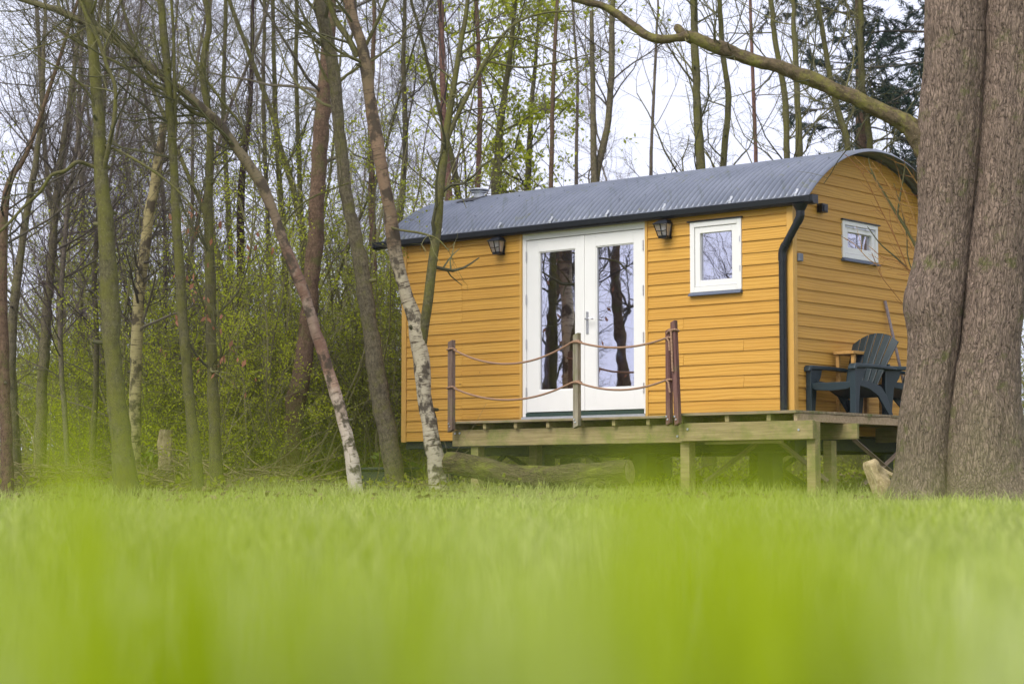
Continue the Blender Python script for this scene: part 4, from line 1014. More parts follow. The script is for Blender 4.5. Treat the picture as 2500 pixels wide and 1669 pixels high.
tree_px('birch_tree', [(815, 1118, 34), (810, 1060, 31), (800, 1010, 29), (787, 960, 28), (775, 915, 28), (758, 860, 27), (740, 805, 27), (722, 755, 26), (706, 700, 25), (688, 645, 26), (665, 590, 25), (640, 525, 24), (618, 465, 24), (590, 408, 25), (562, 368, 24), (525, 315, 23), (492, 275, 23), (460, 245, 22), (425, 215, 21), (385, 185, 20), (350, 158, 20), (310, 128, 19), (270, 98, 18), (220, 65, 18), (170, 40, 18), (120, 20, 15), (60, 2, 13), (0, -20, 11)], 21.6, 'birch_b', 'arching birch with peeling red and white bark bending left', 'tree', seed=2, n1=34, branch_from=.35, top_ext=2.5, l1=(.6, 2.2),
        extra=[([(480, 270, 11, 21.6), (440, 255, 10, 21.6), (395, 215, 9, 21.6), (340, 190, 8, 21.6), (280, 150, 7, 21.6), (200, 110, 6, 21.6), (120, 60, 4, 21.6)], 8), ([(545, 345, 8, 21.6), (560, 300, 7, 21.5), (500, 220, 6, 21.4), (440, 130, 5, 21.4), (430, 60, 4, 21.4)], 8), ([(640, 530, 5, 21.6), (690, 470, 4.5, 21.5), (745, 440, 4, 21.4), (800, 420, 3, 21.3)], 6)], twig='twig_green')
tree_px('ash_tree', [(655, 1118, 60), (663, 1050, 54), (673, 980, 48), (685, 900, 44), (697, 820, 42), (708, 740, 40), (716, 650, 38), (722, 560, 36), (727, 480, 36), (731, 390, 36), (737, 290, 37), (745, 200, 33), (752, 130, 30), (757, 60, 27), (760, -10, 25)], 26.2, 'bark_brown', 'stout red brown trunk leaning right behind the arching birch', 'tree', seed=3, n1=22, branch_from=.45, l1=(1, 3))
tree_px('ash_tree', [(908, 1125, 52), (900, 1060, 46), (888, 990, 43), (875, 920, 42), (862, 850, 40), (852, 770, 38), (840, 690, 36), (828, 610, 34), (815, 540, 32), (802, 490, 30), (793, 430, 30), (785, 360, 29), (777, 290, 28), (772, 220, 29), (764, 150, 30), (750, 90, 32), (738, 30, 30), (732, -10, 28)], 24.2, 'bark_olive', 'long olive grey trunk leaning left between hut and red birch', 'tree', seed=4, n1=22, branch_from=.4, twig='twig_green')
tree_px('alder_tree', [(292, 1120, 58), (282, 1040, 50), (273, 960, 46), (265, 880, 43), (258, 800, 42), (252, 720, 44), (250, 640, 42), (246, 570, 39), (240, 490, 36), (233, 410, 33), (229, 330, 30), (226, 260, 27), (220, 180, 26), (213, 100, 25), (206, 40, 24), (200, -10, 23)], 19.6, 'bark_green', 'mossy green trunk nearest the camera at the far left', 'tree', seed=5, n1=26, branch_from=.45, twig='twig_green', l1=(.7, 2.4),
        extra=[([(236, 400, 12, 19.6), (250, 335, 11, 19.5), (262, 270, 10, 19.5), (264, 200, 9, 19.5), (245, 150, 9, 19.5), (225, 90, 10, 19.5), (200, 40, 9, 19.5), (180, -10, 8, 19.5)], 10), ([(228, 270, 6, 19.6), (200, 210, 5.5, 19.5), (150, 165, 5, 19.4), (95, 135, 4, 19.4), (40, 90, 3, 19.3)], 8), ([(232, 330, 6, 19.6), (280, 350, 6, 19.5), (340, 385, 6, 19.4), (400, 430, 5, 19.4), (470, 505, 3, 19.3)], 8), ([(240, 392, 9, 19.6), (205, 379, 9, 19.6), (176, 372, 10, 19.5), (150, 392, 9, 19.5), (118, 402, 8, 19.5), (92, 440, 8, 19.5), (55, 474, 7, 19.5), (10, 522, 7, 19.4), (-40, 560, 8, 19.4)], 6)])
tree_px('birch_tree', [(308, 1100, 32), (309, 1020, 30), (309, 940, 28), (311, 860, 27), (313, 780, 27), (318, 690, 26), (328, 600, 26), (340, 520, 25), (351, 450, 23), (360, 390, 22), (369, 330, 20), (376, 285, 17)], 25.0, 'birch_c', 'pale yellow birch stem with a snapped off top at left', 'tree', seed=6, n1=14, branch_from=.4, top_ext=0, l1=(.5, 1.6))
tree_px('alder_tree', [(457, 1118, 30), (448, 1040, 28), (439, 960, 26), (431, 880, 25), (424, 790, 24), (417, 700, 23), (411, 600, 22), (405, 500, 21), (400, 400, 20), (393, 300, 19), (386, 200, 19), (379, 110, 18), (371, 30, 17), (366, -10, 16)], 21.4, 'bark_green', 'slim straight mossy stem left of the brown leaf sprigs', 'tree', seed=7, n1=24, branch_from=.35, twig='twig_green', extra=[([(398, 380, 10, 21.4), (402, 280, 9, 21.4), (400, 180, 8, 21.4), (398, 80, 7, 21.4), (392, -10, 6, 21.4)], 8)])
tree_px('beech_tree', [(498, 1115, 30), (494, 1040, 28), (491, 960, 27), (488, 880, 26), (486, 800, 25), (484, 720, 24), (483, 640, 24), (480, 560, 22), (478, 470, 20), (480, 390, 19), (482, 310, 17), (476, 240, 16), (466, 185, 15), (468, 120, 14), (480, 70, 14), (476, 20, 13), (468, -15, 12)], 22.9, 'bark_green', 'crooked beech stem keeping a few withered brown leaves', 'tree', seed=8, n1=34, branch_from=.12, twig='twig_green', l1=(.5, 1.6), brown=75)
tree_px('larch_tree', [(551, 1065, 24), (553, 980, 23), (554, 900, 22), (554, 800, 21), (553, 700, 20), (552, 600, 19), (552, 500, 18), (555, 410, 16), (563, 340, 14), (571, 270, 12), (576, 190, 11), (579, 100, 9), (581, 0, 8)], 28.5, 'bark_dark', 'straight dark stem with reddish top deep in the wood', 'tree', seed=9, n1=22, branch_from=.4)
TR_LIST = [  # name, path, depth, bark, label, n1, leaves
 ('mossy_tree', [(586, 1045, 18), (575, 980, 18), (562, 880, 17), (548, 780, 17), (535, 720, 17), (524, 680, 16), (505, 610, 15), (480, 520, 13), (455, 450, 12), (430, 400, 10)], 27.0, 'bark_green', 'mossy stem slanting left from behind the dark larch', 14, 0),
 ('mossy_tree', [(668, 1000, 16), (664, 850, 16), (660, 740, 16), (655, 640, 15), (648, 520, 14), (640, 400, 13), (632, 260, 12), (628, 120, 10), (626, 0, 9)], 29.0, 'bark_green', 'thin mossy stem just left of the stout brown trunk', 20, 0),
 ('mossy_tree', [(705, 720, 14), (700, 560, 14), (680, 470, 14), (664, 400, 14), (640, 330, 13), (624, 260, 12)], 28.0, 'bark_green', 'bright mossy stem bending left behind the stout brown trunk', 14, 0),
 ('bare_tree', [(862, 900, 18), (860, 760, 18), (857, 620, 17), (854, 500, 16), (852, 380, 14), (850, 250, 13), (856, 120, 11), (858, 0, 10)], 30.0, 'bark_brown', 'brown stem rising behind the leaning birch', 20, 0),
 ('bare_tree', [(905, 950, 20), (902, 820, 19), (898, 700, 18), (910, 560, 17), (925, 420, 15), (930, 300, 13), (925, 150, 11), (928, 0, 9)], 31.0, 'bark_olive', 'olive stem rising just left of the hut eaves', 22, 0),
 ('bare_tree', [(1030, 560, 22), (1028, 470, 21), (1026, 400, 18), (1018, 300, 16), (1016, 200, 14), (1012, 100, 13), (1008, 0, 12)], 30.5, 'bark_red', 'reddish stem with pale patches behind the forked green sapling', 20, 0),
 ('bare_tree', [(1062, 520, 16), (1050, 440, 16), (1040, 380, 15), (1030, 340, 14), (1010, 260, 11), (985, 160, 9), (960, 60, 8), (940, -10, 7)], 31.5, 'bark_green', 'mossy stem tilting left above the far end of the roof', 18, 150),
 ('bare_tree', [(1095, 560, 15), (1095, 430, 14), (1099, 330, 13), (1101, 250, 12), (1098, 150, 11), (1095, 60, 10), (1090, -10, 9)], 32.0, 'bark_red', 'straight reddish stem right above the roof vent', 18, 0),
 ('leafing_tree', [(1135, 560, 26), (1138, 440, 24), (1143, 360, 21), (1147, 290, 18), (1160, 200, 15), (1172, 120, 12), (1180, 30, 10)], 33.5, 'bark_green', 'mossy tree clothed in fresh yellow green leaves above the roof', 34, 1500),
 ('leafing_tree', [(1208, 560, 16), (1210, 440, 16), (1213, 360, 15), (1216, 300, 13), (1222, 210, 11), (1230, 120, 9), (1236, 30, 7)], 35.0, 'bark_olive', 'slim stem in thin yellow green leaf above the doors', 32, 900),
 ('bare_tree', [(1262, 560, 12), (1264, 430, 11), (1266, 330, 11), (1268, 230, 10), (1272, 130, 10), (1277, 30, 9), (1280, -10, 8)], 31.0, 'bark_brown', 'plain brown pole straight stem above the right door', 14, 60),
 ('bare_tree', [(1321, 540, 10), (1322, 420, 9), (1323, 300, 8), (1325, 180, 7), (1318, 80, 6), (1312, -10, 5)], 33.0, 'bark_grey', 'very thin grey stem above the right lantern', 18, 50),
 ('forked_tree', [(1364, 540, 24), (1365, 430, 22), (1372, 380, 18), (1385, 330, 17), (1396, 260, 16), (1402, 180, 15), (1404, 90, 14), (1406, 0, 13)], 30.0, 'bark_olive', 'forked olive tree holding a dead bare pole in its fork', 20, 0),
 ('bare_tree', [(1490, 560, 9), (1493, 410, 9), (1495, 320, 8), (1499, 240, 7), (1503, 150, 7), (1507, 60, 6), (1509, -10, 5)], 32.0, 'bark_grey', 'lone thin pole against open sky above the window', 12, 30),
 ('mossy_tree', [(1612, 540, 24), (1609, 400, 22), (1603, 320, 21), (1600, 240, 20), (1596, 150, 19), (1594, 70, 18), (1592, -10, 17)], 29.5, 'bark_green', 'broad upright mossy stem above the window passing behind the limb', 26, 0),
 ('mossy_tree', [(1652, 540, 17), (1657, 400, 16), (1664, 320, 15), (1672, 240, 15), (1668, 190, 14), (1658, 120, 13), (1653, 50, 12), (1650, -10, 11)], 30.0, 'bark_green', 'mossy stem with a kink right of the broad upright one', 26, 0),
 ('bare_tree', [(1738, 540, 11), (1735, 400, 10), (1732, 300, 9), (1728, 200, 9), (1724, 100, 8), (1721, 0, 7)], 33.0, 'bark_red', 'thin pinkish stem above the middle right of the roof', 18, 0),
 ('mossy_tree', [(1806, 540, 16), (1806, 380, 15), (1804, 300, 15), (1800, 220, 14), (1788, 150, 13), (1776, 80, 12), (1768, 0, 11)], 29.0, 'bark_green', 'left one of two close mossy stems above the downpipe', 24, 0),
 ('mossy_tree', [(1833, 540, 18), (1833, 370, 17), (1832, 300, 16), (1828, 200, 14), (1824, 120, 12), (1820, 40, 11), (1818, -10, 10)], 28.6, 'bark_green', 'right one of two close mossy stems above the downpipe', 24, 0),
 ('mossy_tree', [(1955, 520, 16), (1945, 340, 15), (1930, 280, 15), (1918, 240, 14), (1905, 180, 13), (1893, 110, 12), (1880, 30, 11)], 30.0, 'bark_green', 'mossy stem leaning left above the gable peak', 24, 0),
 ('mossy_tree', [(2000, 520, 16), (1996, 340, 15), (1988, 270, 14), (1978, 190, 14), (1974, 100, 13), (1972, 0, 12)], 31.0, 'bark_green', 'upright mossy stem just left of the thick double trunk', 24, 0),
 ('bare_tree', [(96, 960, 26), (100, 840, 25), (108, 720, 22), (118, 600, 20), (128, 480, 17), (140, 360, 15), (160, 240, 12), (175, 120, 10), (185, 0, 8)], 27.0, 'bark_olive', 'dark stem splaying right near the left edge', 36, 0),
 ('bare_tree', [(28, 980, 26), (24, 860, 24), (30, 740, 22), (42, 620, 19), (60, 500, 16), (80, 380, 14), (96, 260, 12), (100, 120, 10), (104, 0, 8)], 25.5, 'bark_olive', 'dark many branched stem at the very left edge', 40, 0),
 ('bare_tree', [(8, 800, 24), (4, 680, 24), (6, 560, 22), (12, 460, 18), (30, 400, 14), (70, 330, 10)], 22.0, 'bark_brown', 'knotty brown trunk cut by the left edge of the photo', 20, 0),
 ('bare_tree', [(182, 1000, 14), (178, 860, 14), (184, 700, 13), (190, 560, 12), (188, 420, 11), (180, 300, 10), (184, 160, 9), (190, 20, 8)], 31.0, 'bark_grey', 'slim grey stem between the left edge and the mossy trunk', 26, 0),
 ('bare_tree', [(620, 1000, 14), (622, 820, 13), (618, 640, 12), (612, 460, 11), (606, 300, 10), (604, 150, 9), (606, 0, 8)], 33.0, 'bark_olive', 'slim olive stem deep between the dark larch and brown trunk', 24, 0),
 ('mossy_tree', [(530, 1000, 16), (525, 800, 15), (528, 600, 14), (520, 420, 12), (512, 260, 11), (515, 120, 10), (518, 0, 9)], 31.5, 'bark_green', 'slim mossy stem deep behind the withered brown leaves', 26, 0),
 ('bare_tree', [(690, 480, 12), (686, 380, 12), (682, 260, 11), (678, 140, 10), (680, 0, 9)], 34.0, 'bark_green', 'thin stem seen just left of the stout brown trunk top', 20, 0),
]
for i, (nm, path, Z_, bk, lab, n1, lv) in enumerate(TR_LIST):
    ex = None
    if nm == 'forked_tree': ex = [([(1366, 440, 16, 29.9), (1362, 380, 15, 29.9), (1361, 300, 14, 29.9), (1360, 200, 12, 29.9), (1358, 110, 11, 29.9), (1357, 25, 9, 29.9)], 1)]
    tree_px(nm, path, Z_, bk, lab, 'tree', 'trees in the wood', 'twig_green' if bk == 'bark_green' else ('twig_purple' if bk == 'bark_red' else 'twig'), seed=20 + i, n1=n1, branch_from=.3 if i not in (21, 22) else .15, leaves=int(lv * (6.5 if lv > 500 else 3)), k=10, extra=ex, l1=(.8, 2.8), lsize=.085, thick=1.0, n2=5)

# --- more trees of the wood: prototypes copied
def copy_tree(o, loc, rz, sc, label, group):
    c = o.copy(); COL.objects.link(c); c.location = loc; c.rotation_euler = (0, 0, rz); c.scale = (sc, sc, sc); c['label'] = label
    if group: c['group'] = group
    for ch_ in o.children:
        d = ch_.copy(); COL.objects.link(d); d.parent = c
    return c
def proto_tree(seed, bk, tw_, h=14, r=.09, n1=46, l1=(.8, 3.2), leaves=0, low=.12):
    rng = np.random.default_rng(seed)
    n = 40; P, R = grow(rng, np.zeros((1, 3)) + [0, 0, -.15], np.array([[rng.normal() * .05, rng.normal() * .05, 1.]]), np.array([h]), np.array([r]), n, .045, .03, .22)
    P, R = P[0], R[0]; R[0] *= 1.3
    o = empty('woodland_tree', (0, 0, 0), 0, None, 'tree', None)
    MB().tubes(P, R, 8).build('trunk', M[bk], o, smooth=True)
    cb_ = MB(); P1, P2, P3 = crown(cb_, rng, P, R, n1, low, .98, l1, (30, 75), 6, 4, .09, thick=.95)
    cb_.build('crown', M[tw_], o)
    if leaves: MB().leaves(pick(rng, np.concatenate([P3, P2[:, [1, 2, 4, 5]]]), leaves), .06, rng).build('foliage', M['leaf'], o)
    return o
protos = [proto_tree(1, 'bark_olive', 'twig', 14, .05, 70, (.8, 2.6)), proto_tree(2, 'bark_green', 'twig_green', 13, .045, 64, (.7, 2.6)), proto_tree(3, 'bark_grey', 'twig_purple', 12, .038, 76, (.8, 2.8)), proto_tree(4, 'bark_brown', 'twig', 16, .10), proto_tree(5, 'bark_green', 'twig_green', 11, .034, 70, (.6, 2.2)), proto_tree(6, 'bark_grey', 'twig_purple', 13, .042, 84, (.9, 3.0)), proto_tree(7, 'bark_olive', 'twig_green', 11, .04, 56, (.7, 2.2), 1500)]
rt = np.random.default_rng(42)
used = set()
LAB = {'left': 'bare slender tree deep in the wood left of the hut', 'back': 'bare slender tree in the wood behind the hut roof', 'side': 'bare tree on the lawn edge left of the hut', 'right': 'bare tree in the wood right of the hut'}
def put_tree(x, y, zone, pi=None, sc=None):
    i = [0, 1, 2, 4, 5, 6, 2, 5][int(rt.integers(0, 8))] if pi is None else pi
    s_ = rt.uniform(.8, 1.2) if sc is None else sc; lab = LAB[zone]; grp = {'left': 'trees of the wood left of the hut', 'back': 'trees of the wood behind the hut', 'side': 'trees along the lawn edge', 'right': 'trees of the wood right of the hut'}[zone]
    loc = (x, y, gz(x, y) - .02); rz = rt.uniform(0, 6.28)
    if i not in used:
        used.add(i); o = protos[i]; o.location = loc; o.rotation_euler = (0, 0, rz); o.scale = (s_, s_, s_); tag(o, lab, 'tree', grp)
    else: copy_tree(protos[i], loc, rz, s_, lab, grp)
for k in range(24):                                      # left wood
    y = rt.uniform(27, 58); half = y * 1250 / F
    put_tree(rt.uniform(-half * 1.12, -.02 * y), y, 'left')
for k in range(9):                                       # dense twigs at the far left
    y = rt.uniform(26, 44); put_tree(rt.uniform(-.275, -.16) * y, y, 'left', [2, 5, 0][k % 3])
for k in range(5):                                      # behind the roof, sparse so that the sky stays open
    y = rt.uniform(38, 66); half = y * 1250 / F
    put_tree(rt.uniform(-.02 * y, half * 1.12), y, 'back')
for (x, y, pi) in ((11, 25, 3), (13, 28, 1), (15.5, 26, 0), (12, 31, 5), (18, 30, 3), (21, 28, 1), (16, 34, 4)): put_tree(x, y, 'right', pi, 1.0)
for (x, y, pi) in ((-7.5, 21.0, 3), (-9.5, 18.2, 0), (-12.5, 21.5, 3), (-15, 17, 5), (-18, 20, 0), (-11, 23.5, 1), (-22, 19, 3), (-26, 22, 5), (-8.6, 16.0, 6), (-30, 17, 0), (-20, 14.5, 2), (-13.5, 13.8, 4)):
    put_tree(x, y, 'side', pi, 1.0)

# --- conifers behind the gable
def conifer(name, loc, h, seed, label):
    rng = np.random.default_rng(seed); o = empty(name, loc, 0, label, 'conifer', 'conifers behind the gable')
    P = np.linspace((0, 0, -.2), (0, 0, h), 30); R = np.linspace(.16, .02, 30)
    MB().tubes(P, R, 10).build('trunk', M['bark_brown'], o, smooth=True)
    P1, R1 = sprout(rng, P[None], R[None], 95, .3, .97, (75, 100), 1.6, 3.0, .2, 9, .07, -.03, .008, .55)
    P2, R2 = sprout(rng, P1, R1, 9, .25, 1, (35, 65), .35, .9, .5, 6, .1, -.05, .004)
    b = MB(); b.tubes(P1, R1, 4); b.tubes(P2, R2, 3); b.build('branches', M['twig'], o)
    m, k, _ = P2.shape; T = unit(np.diff(P2, axis=1))
    cnt = 70000; i = rng.integers(0, m, cnt); x = rng.uniform(0, k - 1.001, cnt); j = x.astype(int); f = (x - j)[:, None]
    pp = P2[i, j] * (1 - f) + P2[i, j + 1] * f; lf = MB(); lf.leaves(pp, .12, rng, .14, dirs=T[i, j] + rng.normal(size=(cnt, 3)) * .35 + [0, 0, -.15]); lf.build('needles', M['needle'], o)
    return o
for (x, Z_, h, sd_, lab) in ((2150, 31.5, 15, 1, 'dark conifer behind the top of the thick double trunk'), (1985, 37.0, 15, 2, 'dark feathery conifer above the gable peak'), (2300, 35, 15, 3, 'dark conifer half hidden behind the right edge of the thick tree')):
    p = at(x, 1100, Z_); conifer('conifer_tree', (p[0], Z_, gz(p[0], Z_)), h, sd_, lab)

# --- understorey shrubs
def proto_shrub(seed, h, stems, leaves, lm, tw_, name='leafing_shrub', spread=.35, lsize=.04):
    rng = np.random.default_rng(seed); o = empty(name, (0, 0, 0), 0, None, 'shrub')
    m = stems; S = rng.normal(size=(m, 3)) * [.25, .25, 0] + [0, 0, -.1]; D = rng.normal(size=(m, 3)) * spread + [0, 0, 1.]
    P, R = grow(rng, S, D, rng.uniform(.6, 1.05, m) * h, rng.uniform(.010, .024, m), 12, .12, .03, .3)
    P1, R1 = sprout(rng, P, R, 11, .1, 1, (25, 75), .4, 1.3, .5, 7, .2, .03, .005); P2, R2 = sprout(rng, P1, R1, 5, .1, 1, (25, 75), .2, .6, .6, 5, .2, .02, .003)
    b = MB(); b.tubes(P, R, 5); b.tubes(P1, R1, 3); b.tubes(P2, R2, 3); b.build('stems', M[tw_], o)
    MB().leaves(pick(rng, P2, leaves, .04), lsize, rng, .65).build('foliage', M[lm], o)
    return o
sprot = [proto_shrub(1, 4.4, 14, 8000, 'leaf_dark', 'twig_shrub'), proto_shrub(2, 3.2, 13, 7500, 'leaf', 'twig_shrub'), proto_shrub(3, 5.6, 14, 7500, 'leaf_dark', 'twig_shrub'), proto_shrub(4, 2.2, 14, 5500, 'leaf_dark', 'twig_shrub'), proto_shrub(5, 5.0, 12, 5200, 'leaf', 'twig_shrub'), proto_shrub(6, 4.2, 22, 1500, 'leaf_dark', 'twig_purple')]
sused = set()
SG = {'left': ('green leafing shrub in the undergrowth left of the hut', 'shrubs of the left undergrowth'), 'back': ('green leafing shrub behind the hut', 'shrubs behind the hut'), 'right': ('green leafing shrub right of the hut', 'shrubs right of the hut'), 'under': ('low shrub seen beneath the hut floor', 'low shrubs beyond the hut')}
def put_shrub(x, y, zone, i=None, s_=None):
    i = int(rt.integers(0, len(sprot))) if i is None else i; s_ = rt.uniform(.75, 1.2) if s_ is None else s_; lab, grp = SG[zone]; loc = (x, y, gz(x, y)); rz = rt.uniform(0, 6.28)
    if i not in sused:
        sused.add(i); o = sprot[i]; o.location = loc; o.rotation_euler = (0, 0, rz); o.scale = (s_,) * 3; tag(o, lab, 'shrub', grp)
    else: copy_tree(sprot[i], loc, rz, s_, lab, grp)
for k in range(70):
    y = rt.uniform(26.5, 46); half = y * 1250 / F
    x = rt.uniform(-half * 1.1, -.035 * y)
    if x < -.215 * y and rt.random() < .8: continue
    put_shrub(x, y, 'left')
for (x, y, i, s_) in ((-3.6, 25.5, 1, .8), (-2.9, 26.2, 4, .9), (-4.4, 27, 1, 1.0), (-1.9, 27.2, 0, .9), (-.9, 27.3, 0, .9), (-.6, 29, 2, 1.0), (-2.4, 28.5, 2, 1.1), (-5.2, 28, 4, 1.0)): put_shrub(x, y, 'left', i, s_)
for k in range(16):
    y = rt.uniform(33, 50); half = y * 1250 / F
    put_shrub(rt.uniform(0, half), y, 'back', None, rt.uniform(.5, .8))
for (x, y, i) in ((10.5, 26, 0), (12, 27, 2), (14, 28.5, 4), (13, 30, 0), (16, 29, 2), (18, 32, 0), (11.5, 29, 4)): put_shrub(x, y, 'right', i, 1.0)
for (x, y, i) in ((6.55, 24.6, 0), (7.2, 26.5, 2), (6.1, 27.5, 3)): put_shrub(x, y, 'right', i, .8)
for k in range(12):
    y = rt.uniform(28.5, 34); put_shrub(rt.uniform(-.5, 6.5), y, 'under', 3, rt.uniform(.35, .55))

# ------------------------------------------------------------------ small things on the ground
# fallen log before the deck
lp = [(1027, 1060, 22.2), (1060, 1063, 22.1), (1110, 1074, 22.0), (1160, 1088, 21.9), (1210, 1094, 21.8), (1270, 1096, 21.7), (1340, 1092, 21.6), (1400, 1086, 21.5), (1445, 1082, 21.4)]
lw = [.115, .118, .12, .12, .122, .125, .13, .135, .135]
Lq = catmull(np.array([(*at(x, y, z), w) for (x, y, z), w in zip(lp, lw)]), 90); lo_ = np.array([Lq[45, 0], Lq[45, 1], gz(Lq[45, 0], Lq[45, 1])])
log = empty('fallen_log', tuple(lo_), 0, 'long bent log with yellow moss lying before the deck', 'log')
lb = MB().tubes(Lq[:, :3] - lo_, Lq[:, 3], 48); V = lb.v[0]; T = lb.t[0]; Cn = np.repeat(Lq[:, :3] - lo_, 48, 0)
for i in range(len(V)):
    x, y, z = T[i]; V[i] = Cn[i] + (V[i] - Cn[i]) * (1 + mnoise.noise(Vector((x * 10, y * 10, z * 2))) * .15 + (abs(mnoise.noise(Vector((x * 34, y * 34, z * 3)))) - .2) * .26)
lb.build('log_bark', M['log'], log, smooth=True)
for e, s_ in ((0, -1), (-1, 1)):
    c = Lq[e, :3] - lo_; d = unit(Lq[1, :3] - Lq[0, :3]) if e == 0 else unit(Lq[-1, :3] - Lq[-2, :3]); MB().tubes(np.array([c, c + d * .004 * s_]), np.full(2, Lq[e, 3] * .94), 24, True).build('cut_end', M['pale_wood'], log)
def chunk(name, pts, Z_, m, label, cat, k=10, seed=0, parts=None):
    Q = catmull(np.array([(*at(x, y, Z_), w * 1.06428 / 2 * Z_ / F) for x, y, w in pts]), 24); b0 = np.array([Q[:, 0].mean(), Q[:, 1].mean(), gz(Q[0, 0], Q[0, 1])])
    mb = MB().tubes(Q[:, :3] - b0, Q[:, 3], k, True); V = mb.v[0]; T = mb.t[0]; Cn = np.repeat(Q[:, :3] - b0, k, 0)
    for i in range(len(V)):
        V[i] = Cn[i] + (V[i] - Cn[i]) * (1 + mnoise.noise(Vector((T[i][0] * 14, T[i][1] * 14, T[i][2] * 5 + seed))) * .5)
    mb.v[0] = V + b0; o = mb.build(name, M[m], None)
    return tag(o, label, cat)
chunk('split_log', [(2032, 1142, 44), (2022, 1115, 44), (2008, 1088, 42), (1998, 1066, 36), (1994, 1056, 26)], 18.4, 'pale_wood', 'pale split chunk of firewood leaning by the thick trunk', 'log', 9, 2)
chunk('split_log', [(2075, 1092, 12), (2052, 1092, 13), (2030, 1084, 14), (2012, 1070, 12)], 18.8, 'pale_wood', 'thin pale branch piece lying behind the split chunk', 'log', 8, 5)
chunk('tree_stump', [(378, 1075, 34), (378, 1045, 31), (380, 1015, 30), (382, 985, 30)], 25.5, 'pale_wood', 'cut pale tree stump standing in the brush at left', 'stump', 14, 7)
# dark crate under the left end of the hut
cr = empty('dark_crate', uvz(5.45, -.55, 0), 0, 'dark blue grey crate beneath the left end of the hut', 'crate')
c_o = np.array(uvz(5.45, -.55, 0)); cp = lambda u, v, z: tuple(np.array(uvz(u, v, z)) - c_o)
cx_ = MB(); cx_.box(5.15, 5.8, -.75, -.35, -.06, .20, cp); cx_.build('crate_body', plain('tarp_grey', (.022, .03, .03), .6, var=.3), cr, bevel=.02)
MB().box(5.12, 5.83, -.78, -.32, .201, .235, cp).build('lid', plain('tarp_lid', (.025, .034, .036), .5), cr, bevel=.01)
# bricks beside it
bk = empty('brick_pile', uvz(5.95, .0, 0), 0, 'small stack of tan paving bricks by the left hut corner', 'bricks'); b_o = np.array(uvz(5.95, 0, 0)); bp_ = lambda u, v, z: tuple(np.array(uvz(u, v, z)) - b_o)
for k in range(4): MB().box(5.8 + .01 * (k % 2), 6.0 + .01 * (k % 2), -.05, .06, -.02 + k * .07, .046 + k * .07, bp_).build('brick', M['honey'] if k == 3 else M['concrete'], bk, bevel=.006)
# laurel seedlings at the hut's left corner
def plant(loc, seed, n, h, label, ls=.12):
    rng = np.random.default_rng(seed); o = empty('laurel_plant', loc, 0, label, 'plant'); m = 6
    P, R = grow(rng, rng.normal(size=(m, 3)) * [.05, .05, 0], rng.normal(size=(m, 3)) * .35 + [0, 0, 1], rng.uniform(.6, 1, m) * h, np.full(m, .007), 8, .1, .03)
    MB().tubes(P, R, 5).build('stem', M['twig_green'], o); MB().leaves(pick(rng, P[:, 3:], n, .03), ls, rng, .42).build('foliage', M['leaf_laurel'], o); return o
p = at(922, 1040, 25.6); plant((p[0], 25.6, gz(p[0], 25.6)), 1, 40, .75, 'bright green laurel sprig beside the left hut corner')
p = at(878, 1060, 26.4); plant((p[0], 26.4, gz(p[0], 26.4)), 2, 70, .6, 'low laurel seedling behind the long olive trunk')
p = at(335, 1060, 26.5); plant((p[0], 26.5, gz(p[0], 26.5)), 3, 60, .55, 'low laurel seedling beside the pale yellow birch foot')

# brush heap, twig litter and fallen leaves on the wood floor
rb = np.random.default_rng(9)
def twigs(n, xr, yr, lr, r0, zr, tilt):
    S = np.stack([rb.uniform(*xr, n), rb.uniform(*yr, n), np.zeros(n)], 1); S[:, 2] = gzv(S[:, 0], S[:, 1]) + rb.uniform(*zr, n)
    D = rb.normal(size=(n, 3)) * [1, 1, tilt]
    return grow(rb, S, D, rb.uniform(*lr, n), rb.uniform(*r0, n), 6, .16, -.01)
def heap(cx, cy, rx, ry, h, n, label):
    o = empty('brush_heap', (cx, cy, gz(cx, cy)), 0, label, 'brush heap', 'brush heaps on the wood floor'); a = rb.uniform(0, 6.28, n); q_ = np.sqrt(rb.random(n))
    S = np.stack([np.cos(a) * q_ * rx, np.sin(a) * q_ * ry, rb.uniform(0, 1, n) * h * (1 - q_ ** 2)], 1); P, R = grow(rb, S, rb.normal(size=(n, 3)) * [1, .8, .22], rb.uniform(.4, 1.5, n), rb.uniform(.004, .014, n), 6, .15, -.015)
    P2, R2 = sprout(rb, P, R, 2, .2, 1, (20, 60), .2, .6, .6, 4, .2, 0, .003); b = MB(); b.tubes(P, R, 4); b.tubes(P2, R2, 3); b.build('dead_branches', M['litterwood'], o, smooth=True); return o
for (x, y, Z_, rx, h, n, lab) in ((330, 1085, 23.8, 1.1, .35, 170, 'heap of dead brushwood around the pale tree stump'), (570, 1085, 23.6, .9, .3, 140, 'heap of dead brushwood left of the stout brown trunk'), (60, 1075, 24.5, 1.2, .4, 170, 'heap of dead brushwood at the left edge of the wood')):
    p = at(x, y, Z_); heap(p[0], Z_, rx, .6, h, n, lab)
P, R = twigs(1500, (-9, 2), (21.8, 34), (.3, 1.3), (.003, .011), (0, .08), .15)
n = 3800; X_ = rb.uniform(-7, 8, n); Y_ = rb.uniform(17.0, 22.5, n); pp = np.stack([X_, Y_, gzv(X_, Y_) + rb.uniform(.01, .10, n)], 1)
sl = MB().leaves(pp, .08, rb, .55, flat=.6).build('scattered_leaves', M['litter']); tag(sl, 'dead leaves scattered in the grass before the deck', 'leaves', kind='stuff')
tl = MB().tubes(P, R, 3).build('twig_litter', M['litterwood']); tag(tl, 'loose dead twigs littering the wood floor', 'twigs', kind='stuff')
